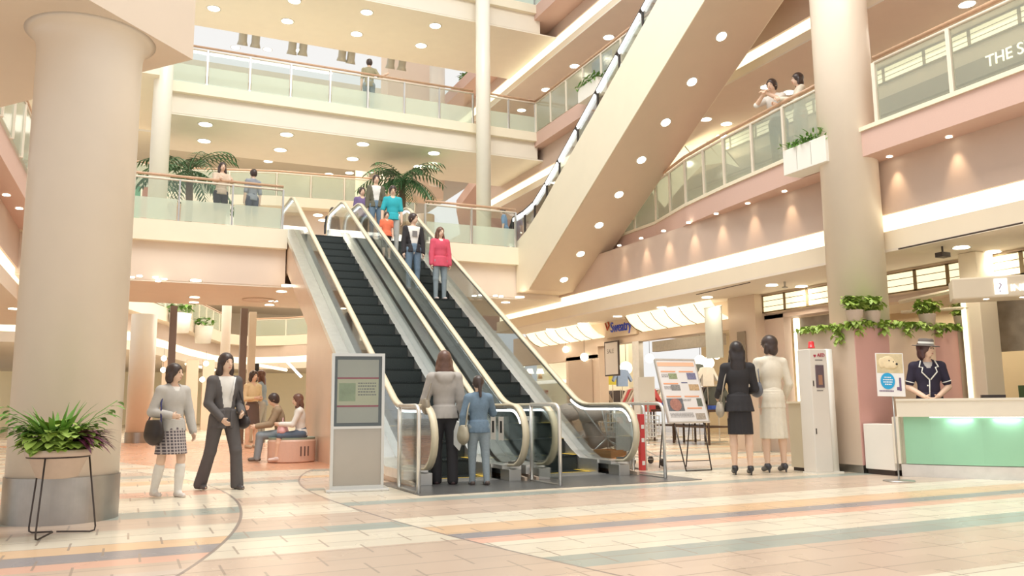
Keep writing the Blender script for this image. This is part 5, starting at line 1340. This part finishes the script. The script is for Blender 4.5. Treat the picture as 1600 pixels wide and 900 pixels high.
# pillar, shutter box, panels
box_thing('mirror_pillar', 'polished steel pillar at the shop entrance under the blue sign', 'pillar', (XS-.08, 18.1, 0, XS+.06, 18.4, 2.62), STEEL)
box_thing('shutter_box', 'long grey shutter box hung inside the shop window', 'shutter box', (XS+.0, 14.9, 2.30, XS+.16, 17.6, 2.56), mat('shutter_grey', (.42, .38, .32), .6, noise=.2, nscale=20))
box_thing('door_panel', 'plain taupe panelled door left of the framed shop poster', 'door panel', (XS-.03, 20.6, 0, XS-.002, 22.0, 2.28), TP)
e = empty('wall_poster', (XS-.12, 19.35, 1.75), 0, 'framed white shop poster hanging before the shop entrance', 'poster')
B(-.02, -.36, 0, .02, .36, .95).build('frame', DKM, e); B(-.024, -.32, .04, -.021, .32, .91).build('sheet', mat('sheet_white', (.76, .72, .68), .5), e)
text('SALE', 'lettering', mat('ink_grey', (.22, .2, .2), .6), e, (-.027, .22, .62), (pi/2, 0, -pi/2), .17, .001)
e = empty('banner', (XS-.7, 14.25, 1.95), 0, 'pale blue hanging banner beside the pink pillar', 'banner')
B(-.01, -.28, 0, .01, .28, 1.10).build('cloth', mat('banner_pale', (.66, .68, .62), .6, noise=.12, nscale=3), e); MB().tube([(0, -.3, 1.1), (0, .3, 1.1)], .012, 6).build('rod', STEELD, e)
box_thing('notice_board', 'narrow dark notice board on the pink pillar', 'panel', (XS-.29, 13.75, 1.3, XS-.26, 14.0, 2.5), mat('panel_brown', (.34, .27, .20), .5))
box_thing('stone_panel', 'mottled brown stone panel behind the woman in the cream suit', 'panel', (XS+.30, 11.95, 0, XS+.36, 12.75, 2.7), STONE)
box_thing('light_column', 'glowing vertical strip beside the stone panel', 'light', (XS+.24, 12.76, 0, XS+.3, 12.88, 2.7), lamp('strip_glow', (1, .95, .75), 2.0))
box_thing('stone_panel', 'mottled brown stone panel at the right frame edge', 'panel', (XS+.30, 5.5, 1.75, XS+.36, 8.6, 2.7), STONE)
box_thing('dark_recess_panel', 'dark maroon dotted panel right of the stone panel', 'panel', (XS+.36, 10.9, 0, XS+.42, 11.9, 2.70), mat('maroon', (.20, .10, .09), .5, noise=.4, nscale=30))
struct(B(XS+1.6, 2, 0, XS+1.8, 12.9, 2.72).build('wall_shop_inner', mat('shop_inner', (.84, .70, .46), .6)))
gc = box_thing('display_counter', 'dark green display counter in the shop at the right frame edge', 'counter', (XS+.3, 5.8, 0, XS+.9, 8.3, 1.22), mat('counter_green', (.06, .12, .06), .4))
# pink flowers
fl = empty('flower_arrangement', (XS+.55, 7.55, 1.22), 0, 'pink and white flowers on the dark green counter', 'flowers')
MB().lathe([(.06, 0), (.1, .05), (.11, .1), (.0001, .1)], 16).build('vase', WHITE, fl, True)
s = MB(); ivy(s, (0, 0, .14), 70, (.16, .18, .14), .5, .5, (.06, .1), (.05, .08)); s.build('petals', mat('petal', (.75, .42, .42), .6, noise=.5, nscale=15), fl, True)
# shop interior: globes, racks, tables
def globe(x, y, z, r, label, first=[None]):
    if first[0] is None:
        e = empty('pendant_lamp', (x, y, z), 0, label, 'lamp', 'globe pendants in the shops')
        MB().ball((0, 0, 0), r, 16, 10).build('globe', LGLOBE, e, True); MB().tube([(0, 0, r-.01), (0, 0, .6)], .006, 5).build('cord', DKM, e); first[0] = (e, r); return e
    return dup(first[0][0], (x, y, z), None, label, None, (r/first[0][1],)*3)
gl = [(1015, 560, 13.5, .13), (957, 555, 15.5, .42), (978, 575, 14, .2), (1094, 564, 14.5, .16), (1107, 567, 13.6, .15), (1120, 556, 15, .1), (815, 569, 14.5, .17), (803, 560, 15, .12), (884, 546, 12.0, .1), (913, 558, 12.0, .12)]
gn = ['white globe pendant right of the steel pillar', 'largest glowing white globe, deep inside the shop under the blue sign', 'white globe pendant left of the steel pillar', 'white globe pendant right of the easel, upper one', 'greenish white globe pendant right of the easel, lower one', 'small globe pendant by the pink pillar', 'white globe pendant seen through the right escalator glass', 'small globe seen above the right escalator glass', 'small green-tinted lamp before the taupe door panel', 'slim white lamp left of the framed poster']
for (px, py, x, r), n_ in zip(gl, gn):
    p = Pt(px, py, x=x); globe(p.x, p.y, p.z, r, n_)
shirts = [(.06, .14, .62), (.80, .70, .10), (.30, .42, .66), (.09, .07, .07), (.62, .10, .10), (.75, .70, .62), (.14, .12, .11), (.45, .36, .28), (.8, .78, .74), (.10, .11, .10)]
def garment_mesh(): 
    s = MB(); s.prism_yz([(-.25, -.62), (.25, -.62), (.24, -.2), (.42, -.45), (.48, -.38), (.26, .0), (.08, .03), (-.08, .03), (-.26, 0), (-.48, -.38), (-.42, -.45), (-.24, -.2)], -.045, .045); return s
gm_list = []
for k, c_ in enumerate(shirts):
    me = garment_mesh().mesh('garment'); me.materials.append(mat('garment_%d' % k, c_, .8, noise=.1, nscale=10)); gm_list.append(me)
names_c = ['blue', 'yellow', 'light blue', 'black', 'red', 'cream', 'charcoal', 'tan', 'white', 'dark green']
def rack(px, x, n, lab, ks, z=1.45):
    p = Pt(px, 610, x=x); e = empty('clothes_rack', (x, p.y, 0), 0, lab, 'clothes rack'); L_ = .16*n
    s = MB(); s.tube([(0, -L_/2, 0), (0, -L_/2, z), (0, L_/2, z), (0, L_/2, 0)], .015, 6); s.box(-.25, -L_/2-.02, 0, .25, -L_/2+.02, .03); s.box(-.25, L_/2-.02, 0, .25, L_/2+.02, .03); s.build('rail', STEEL, e)
    for i in range(n):
        k = ks[i % len(ks)]
        g_ = bpy.data.objects.new('garment', gm_list[k]); C.objects.link(g_); g_.location = (x, p.y-L_/2+.08+i*.16, z-.06); g_.rotation_euler = (0, 0, pi/2+random.uniform(-.15, .15))
        tag(g_, '%s garment hanging on the %s' % (names_c[k], lab.split(',')[0]), 'clothing', 'garments on the '+lab.split(',')[0])
racks = [(925, 13.2, 7, 'clothes rack left of the blue sweater, first in the shop', [7, 6, 3, 9]), (955, 14.2, 7, 'clothes rack with black jackets, below the big globe', [3, 6, 3, 9]), (1000, 13.0, 5, 'clothes rack behind the steel pillar, shop entrance', [4, 5, 7]), (1040, 14.8, 7, 'clothes rack behind the easel, deep in the shop', [3, 5, 8, 7]), (1100, 13.8, 7, 'clothes rack right of the easel, upper dark row', [9, 3, 6, 8])]
for r_ in racks: rack(*r_)
for (px, py, x, k, lab) in ((940, 592, 13.0, 0, 'bright blue sweater on display high in the shop'), (957, 590, 13.3, 1, 'yellow shirt on display beside the blue sweater'), (972, 592, 13.0, 2, 'light blue shirt on display left of the steel pillar'), (1090, 585, 13.6, 9, 'dark coat hanging right of the easel'), (1105, 590, 13.5, 8, 'white blouse hanging right of the dark coat')):
    p = Pt(px, py, x=x); m_ = empty('torso_form', (x, p.y, p.z), pi/2, lab, 'display form')
    g_ = bpy.data.objects.new('garment', gm_list[k]); C.objects.link(g_); g_.parent = m_; g_.location = (0, 0, .25); MB().tube([(0, 0, .3), (0, 0, -p.z+.02)], .012, 6).build('stand', STEEL, m_); g_.scale = (1, .7, .75)
TBL = mat('dark_table', (.10, .06, .045), .5)
for (px, x, w_, lab) in ((1095, 13.0, .75, 'dark display table right of the easel'), (1060, 13.4, .7, 'dark display table behind the easel'), (985, 13.6, .6, 'dark display table behind the steel pillar')):
    p = Pt(px, 640, x=x); e = empty('display_table', (x, p.y, 0), 0, lab, 'table')
    B(-.4, -w_, .78, .4, w_, .84).build('tabletop', TBL, e); B(-.36, -w_+.04, .40, .36, w_-.04, .44).build('shelf', TBL, e)
    for sx in (-.36, .32):
        for sy in (-w_+.02, w_-.06): B(sx, sy, 0, sx+.04, sy+.04, .78).build('leg', TBL, e)
    for i in range(7):
        h_ = random.uniform(.08, .2); c_ = random.choice(shirts); y_ = -w_+.12+i*(2*w_-.24)/6
        q = B(-.12, -.07, 0, .12, .07, h_).build('folded_clothes', mat('folded_%d' % (i % 5), shirts[(i*3) % 10], .8, noise=.3, nscale=30)); q.location = (x-.1, p.y+y_, .841)
        tag(q, 'folded clothes piled on the '+lab, 'clothing', 'folded clothes on the '+lab)
# shelf wall left shop
s = MB(); s.box(15.0, 23.2, 0, 15.2, 30, 3.2); struct(s.build('wall_shop_left', mat('white_shop', (.86, .82, .66), .5, emit=.0)))
for (px, py, x, lab) in ((828, 582, 14.7, 'small table lamp on the bright shelf, left one'), (844, 582, 14.7, 'small table lamp on the bright shelf, right one')):
    p = Pt(px, py, x=x); e = empty('table_lamp', (p.x, p.y, p.z-.25), 0, lab, 'lamp'); MB().lathe([(.16, .2), (.1, .4)], 16).build('lamp_shade', LGLOBE, e, True); MB().lathe([(.08, 0), (.09, .08), (.03, .2)], 16).build('base', mat('lamp_base', (.5, .3, .15), .4), e, True)
p = Pt(845, 595, x=14.7); sh = box_thing('wall_shelf', 'white glowing shelf under the two table lamps', 'shelf', (14.3, p.y-2.2, p.z-.12, 15.0, p.y+1.5, p.z-.02), lamp('shelf_glow', (1, 1, .92), .7))
p = Pt(845, 612, x=14.5); e = empty('flower_arrangement', (14.6, p.y, p.z-.2), 0, 'red flower ornament below the glowing shelf', 'flowers'); s = MB(); ivy(s, (0, 0, .1), 60, (.14, .14, .16), .5); s.build('petals', mat('petal_red', (.5, .06, .05), .6), e, True); MB().lathe([(.08, -.5), (.08, .0)], 12).build('vase', DKM, e, True)
for (x, y, z, e_, sx, sy) in ((14.2, 17, 3.1, 200, 3, 6), (14, 24, 3.0, 120, 3, 6), (13.0, 8, 2.6, 60, 1, 8)):
    ad = bpy.data.lights.new('shop_light', 'AREA'); ad.shape = 'RECTANGLE'; ad.size = sx; ad.size_y = sy; ad.energy = e_; ad.color = (1, .88, .68)
    ao = bpy.data.objects.new('shop_light', ad); C.objects.link(ao); ao.location = (x, y, z)
# white leaflet stand at shop entrance
p = Pt(1010, 600, x=11.6); e = empty('notice_stand', (11.6, p.y, 0), -pi/2+.5, 'white notice panel on a stand left of the easel', 'sign stand'); B(-.22, -.01, 1.05, .22, .01, 1.65).build('panel', mat('sheet_white2', (.74, .72, .66), .5), e); MB().tube([(0, .02, 0), (0, .02, 1.1)], .015, 6).build('pole', STEELD, e); MB().lathe([(.0001, 0), (.18, 0), (.17, .015), (.0001, .015)], 20).build('base', STEELD, e)
# flower box on the gallery edge
fb = empty('window_box', (9.66, 9.18, 4.70), 0, 'white planter box hung outside the gallery railing next to the tall column', 'planter')
B(0, 0, 0, .36, .92, .42).build('box', WHITE, fb, bevel=.006)
for k in (1, 2): B(-.002, .92*k/3-.004, .03, 0, .92*k/3+.004, .40).build('joint', mat('joint_grey', (.4, .38, .34), .6), fb)
s = MB()
for y in np.linspace(.05, .9, 14): ivy(s, (.12, y, .42), 16, (.12, .05, .14), .6, .8, (.08, .15), (.025, .045))
s.build('foliage', LEAFM, fb, True)

# ------------------------------------------------------------------ far atrium beyond the bridge
CRF = mat('far_cream', (.84, .74, .60), .6)
RING = [(-9, 30), (-.5, 31.5), (1.7, 38), (3.0, 43), (4.8, 48.6), (6.4, 50.2), (8.2, 49), (10.5, 46), (14, 44)]
struct(MB().prism(RING+[(14, 62), (-9, 62)], 4.55, 5.12).build('floor_far_gallery', CRF))
RW = [(x-.35, y+.5) for x, y in RING]
struct(MB().prism(RW+[(13.9, 61.9), (-9.3, 61.9)], 3.9, 4.55).build('wall_far', mat('far_taupe', (.66, .54, .46), .6)))
RC = [(x-.42, y+.6) for x, y in RING]
cf = MB().prism(RC+[(13.8, 61), (-9, 61)], 3.55, 3.9).build('cove_light', LCOVE); tag(cf, 'glowing cove strip around the far atrium gallery', 'light')
struct(MB().prism(RW+[(13.9, 61.9), (-9.3, 61.9)], 3.2, 3.55).build('ceiling_far', CEIL))
struct(B(-9, 56, 0, 16, 56.2, 3.2).build('wall_far_shops', mat('far_shop', (.86, .72, .48), .6, emit=.12, ecol=(1, .85, .5))))  # faint warm emission in the wall stands in for lit shop fronts
struct(B(-9, 60, Z2, 18, 60.2, 12.6).build('wall_back', CRF))
railing([(.3, 33.7), (1.7, 38.05), (3.0, 43.05), (4.8, 48.65)], Z2, 'far gallery railing in the left rear atrium, above the glowing cove', 1.6, RAILW, frosted=0, glass_m=FROST2)
railing([(6.4, 50.25), (8.2, 49.05), (10.5, 46.05)], Z2, 'far gallery railing in the rear atrium seen beside the escalator cladding', 1.6, RAILW, frosted=0, glass_m=FROST2)
dl_row([(388, 484), (410, 482), (403, 489), (427, 497), (405, 552), (422, 553), (436, 555), (456, 553)], .16, 'far downlight in the rear atrium ceiling', 'rear atrium downlights', z=8.9)
for (px, x_, lab) in ((268, 0, 'dark bronze door post left of the suit woman, under the bridge back edge'), (379, 0, 'dark bronze door post right of the suit woman, under the bridge back edge')):
    p = Pt(px, 560, y=24.2); box_thing('door_post', lab, 'post', (p.x-.09, 24.1, 0, p.x+.09, 24.3, 3.76), BRONZE)
p = Pt(353, 520, y=32); column(p.x, 32, .17, 0, 8.5, 'slim white column in the rear atrium between the bronze door posts')
p = Pt(394, 520, y=25); box_thing('door_frame', 'pale door frame pier right of the second bronze post', 'post', (p.x-.1, 24.9, 0, p.x+.1, 25.1, 3.76), CRF)
p = Pt(318, 550, y=24.2)
for (px, py, y, lab) in ((282, 490, 37, 'white flower pot on the far gallery edge, left one'), (318, 510, 42, 'white flower pot on the far gallery edge, right one')):
    p = Pt(px, py, y=y); e = empty('potted_plant', (p.x, p.y, p.z-.6), 0, lab, 'plant'); MB().lathe([(.35, -.2), (.45, .6), (.0001, .6)], 16).build('pot', WHITE, e, True)
    s = MB(); ivy(s, (0, 0, .7), 50, (.45, .3, .3), .6, .5, (.2, .4), (.1, .2)); s.build('foliage', LEAFM, e, True)
# speaker and glowing shop strips in the far ground floor
p = Pt(398, 578, y=27); box_thing('loudspeaker', 'black loudspeaker on the pier near the far women', 'speaker', (p.x-.12, 26.9, p.z-.2, p.x+.12, 27.1, p.z+.2), BLACK)
for (a, b, y, lab) in (((290, 565), (336, 574), 44, 'glowing ceiling strip above the far left shops'), ((384, 563), (448, 574), 40, 'long glowing ceiling strip in the rear hall'), ((449, 561), (470, 583), 34, 'short slanted tube light in the rear hall')):
    p = Pt(*a, y=y); q = Pt(*b, y=y*.93); p.z -= .12; q.z -= .12; e = empty('light_strip', p, 0, lab, 'light'); MB().tube([(0, 0, 0), q-p], .065, 4).build('tube', LTUBE if 'tube' in lab else LCOVE, e)
for i, px in enumerate((262, 300, 325)):
    p = Pt(px, 590, y=40); box_thing('shop_pier', ['pale shop pier at the far left, behind the girl', 'pale shop pier in the far hall between girl and suit woman', 'pale shop pier in the far hall beside the suit woman'][i], 'pier', (p.x-.25, 39.8, 0, p.x+.25, 40.2, 3.15), mat('pier_peach', (.80, .62, .48), .5))
for i, (px, py) in enumerate(((256, 560), (255, 578), (316, 593), (322, 568))):
    p = Pt(px, py, y=36); globe(p.x, p.y, p.z, .11, ['yellow glowing lamp behind the left bronze post, upper', 'yellow glowing lamp behind the left bronze post, lower', 'small warm lamp between girl and suit woman', 'small warm lamp left of the suit woman'][i])
# upper levels behind the bridge
struct(MB().prism([(-6, 33), (1.5, 34), (5, 33), (9, 32.6), (11.2, 34), (11.2, 37), (-6, 37)], 8.95, Z3).build('floor_far_third_level', CREAM2))
struct(MB().prism([(-6, 33.6), (1.5, 34.6), (5, 33.6), (9, 33.2), (11.2, 34.6), (11.2, 37), (-6, 37)], 7.6, 8.95).build('wall_far_third', BEAM))
struct(B(-6, 33.6, 7.5, 14, 60, 7.6).build('ceiling_far_second', CEIL))
railing([(-2, 33.5), (1.5, 34.05), (5, 33.05), (9, 32.65), (11.1, 34)], Z3, 'pale railing of the far third floor gallery, seen over the escalator tops', 1.5, RAILW, RAILW, FROST2, 0)
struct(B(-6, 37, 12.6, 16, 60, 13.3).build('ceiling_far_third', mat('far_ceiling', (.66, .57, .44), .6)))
dl_row([(419, 252), (454, 250), (514, 272), (546, 270), (579, 268)], .2, 'far downlight above the third floor gallery', 'far third floor downlights', z=12.6)
dl_row([(497, 336), (505, 344)], .16, 'far downlight above the escalator top', 'far escalator-top downlights', z=7.5)
p = Pt(566, 290, y=34.5); column(p.x, 34.5, .3, Z3, 12.6, 'pale round column on the far third floor gallery above the escalators')
# high clerestory bands
struct(B(-8, 41, 17.0, 16, 42, 17.75).build('trim_10', CREAM2)); struct(B(-8, 41.2, 13.3, -7.5, 60, 17).build('wall_clerestory', CRF))
dl_row([(368, 74), (418, 77), (468, 79)], .2, 'far downlight on the high clerestory band', 'clerestory downlights', 0, y=40.9)
dl_row([(586, 84), (635, 86)], .2, 'far downlight below the top bridge, right of the stage lamps', 'clerestory downlights right', y=40.9)
p = Pt(650, 150, y=31); box_thing('pier', 'broad peach pier behind the upper bridge railing', 'pier', (p.x-1.2, 31, Z3, p.x+1.2, 32, 15.5), mat('pier_peach2', (.84, .68, .54), .5))
p = Pt(683, 150, y=29); column(p.x, 29, .3, Z3, 15, 'round pale column behind the upper bridge railing')
p = Pt(735, 115, y=31); e = empty('potted_plant', (p.x, 31, p.z-.4), 0, 'green plant in a white pot high up left of the slim column', 'plant'); MB().lathe([(.3, -.6), (.4, 0), (.0001, 0)], 16).build('pot', WHITE, e, True); s = MB(); ivy(s, (0, 0, .15), 50, (.45, .3, .25), .6, .5, (.2, .4), (.1, .18)); s.build('foliage', LEAFM, e, True)
# hanging stage lamps
def stage(p, label):
    e = empty('stage_lamp', p-Vector((0, 0, .1)), 0, label, 'lamp', 'stage lamps in pairs under the top bridge'); s = MB()
    s.tube([(0, 0, .55), (0, 0, .1)], .02, 6); s.build('stem', DKM, e)
    M_ = Matrix.Rotation(radians(25), 4, 'X'); MB().lathe([(.09, .28), (.13, .12), (.13, -.14), (.17, -.28), (.15, -.28), (.12, -.1), (.0001, -.08)], 16, (0, 0, 0), M_).build('housing', mat('lamp_grey', (.55, .52, .44), .5), e, True); return e
sl = [(380, 52), (400, 56), (457, 67), (474, 69), (535, 78), (549, 82), (611, 90), (629, 93)]
nm = ['leftmost pair, left lamp', 'leftmost pair, right lamp', 'second pair, left lamp', 'second pair, right lamp', 'third pair, left lamp', 'third pair, right lamp', 'rightmost pair, left lamp', 'rightmost pair, right lamp']
f0 = None
for (px, py), n_ in zip(sl, nm):
    p = Pt(px, py, y=26.2); lab = 'grey stage lamp hanging behind the top bridge, '+n_
    if f0 is None: f0 = stage(p, lab)
    else: dup(f0, p-Vector((0, 0, .1)), None, lab)
MB().tube([(1.5, 26.2, 13.25), (9.3, 26.2, 13.3)], .03, 6).build('lamp_bar', DKM)
tag(bpy.data.objects['lamp_bar'], 'long bar carrying the stage lamps behind the top bridge', 'bar')
# palms behind the bridge
def palm(x, y, z, label, zt_, n=30, R_=1.5):
    e = empty('palm_tree', (x, y, z), 0, label, 'palm'); h_ = zt_
    MB().tube([(0, 0, .3), (.04, 0, h_*.5), (0, 0, h_)], [.10, .09, .10], 10).build('trunk', mat('palm_trunk', (.20, .14, .09), .8, noise=.3, nscale=12), e, True)
    MB().lathe([(.20, 0), (.27, .38), (.24, .40), (.0001, .36)], 20).build('planter', TAUPE, e, True)
    s = MB()
    for i in range(n):
        a = 2*pi*i/n+random.uniform(-.2, .2); el = random.uniform(-.1, 1.1); L_ = R_*random.uniform(.8, 1.1); p = Vector((0, 0, h_)); d_ = Vector((cos(a)*cos(el), sin(a)*cos(el), sin(el)))
        pts = []
        for k in range(13): pts.append(p.copy()); d_ = (d_-Vector((0, 0, .13))).normalized(); p = p+d_*L_/12
        s.tube(pts, .012, 4)
        for k in range(2, 13):
            t_ = (pts[k]-pts[k-1]).normalized(); sd = t_.cross(Vector((0, 0, 1))).normalized()
            for q in (-1, 1): s.leaf(pts[k], sd*q+t_*.7+Vector((0, 0, -.15)), .42*(1-abs(k-6)/14), .055, .5, 2)
    s.build('fronds', LEAFD, e, True); return e
p = Pt(296, 268, y=23.0); palm(p.x, 23.0, Z2, 'potted palm on the bridge near the thick left column', p.z-Z2)
p = Pt(628, 283, y=23.1); palm(p.x, 23.1, Z2, 'potted palm on the bridge right of the escalator tops', p.z-Z2, 32, 1.35)
# coloured posters left of the slim column on the bridge
p = Pt(219, 290, y=23); box_thing('banner', 'green banner behind the bridge railing beside the thick column', 'banner', (p.x-.14, 23, Z2+.3, p.x+.02, 23.03, Z2+1.6), mat('banner_green', (.25, .60, .38), .6)); box_thing('banner', 'coral banner next to the green one behind the bridge railing', 'banner', (p.x+.06, 23, Z2+.3, p.x+.34, 23.03, Z2+1.6), mat('banner_coral', (.82, .42, .32), .6))
# ceiling details
for (px, py, z, lab) in ((1472, 385, 3.26, 'small black projector hanging from the shop ceiling right of the tall column'),):
    p = Pt(px, py, z=z); e = empty('projector', (p.x, p.y, z-.13), 0, lab, 'projector'); B(-.09, -.06, -.035, .09, .06, .035).build('body', DKM, e); MB().tube([(0, 0, .05), (0, 0, .13)], .015, 6).build('mount', DKM, e)
for (x, y, z, lab) in ((1226, 440, 3.26, 'small sprinkler on the shop ceiling left of the tall column'),):
    p = Pt(x, y, z=z); e = empty('sprinkler', (p.x, p.y, z-.1), 0, lab, 'sprinkler'); MB().tube([(0, 0, 0), (0, 0, .1)], .02, 6).lathe([(.0001, -.02), (.06, -.02), (.05, .0), (.0001, .0)], 12).build('body', STEELD, e)
p = Pt(405, 468, z=3.76); e = empty('ceiling_vent', (p.x, p.y, 3.752), 0, 'round vent in the ceiling under the bridge', 'vent'); MB().lathe([(.0001, 0), (.35, 0), (.42, -.02), (.42, .005), (.0001, .005)], 28).build('diffuser', BEAM, e, True)
for (a, b, lab) in (((1088, 460), (1172, 441), 'long slot diffuser in the shop ceiling left of the tall column'), ((1404, 389), (1598, 348), 'long slot diffuser in the shop ceiling right of the tall column')):
    p = Pt(*a, z=3.258); q = Pt(*b, z=3.258); e = empty('slot_diffuser', p, 0, lab, 'vent'); MB().tube([(0, 0, 0), q-p], .012, 4).build('slot', DKM, e)

p = Pt(942, 108, x=11.25); box_thing('banner', 'blue cloth banner on the third floor railing by the raised escalator', 'banner', (11.2, p.y-.5, p.z-.35, 11.24, p.y+.5, p.z+.35), mat('banner_blue', (.16, .22, .50), .7, noise=.1))
p = Pt(930, 132, x=10.95); e = empty('window_box', (10.85, p.y, p.z-.3), 0, 'white planter box of green plants on the third floor railing beside the blue banner', 'planter'); B(-.15, -.5, -.1, .15, .5, .3).build('box', WHITE, e)
s = MB()
for y in np.linspace(-.5, .5, 9): ivy(s, (-.05, y, .32), 10, (.15, .06, .12), .8, .6, (.14, .24), (.04, .06))
s.build('foliage', LEAFM, e, True)
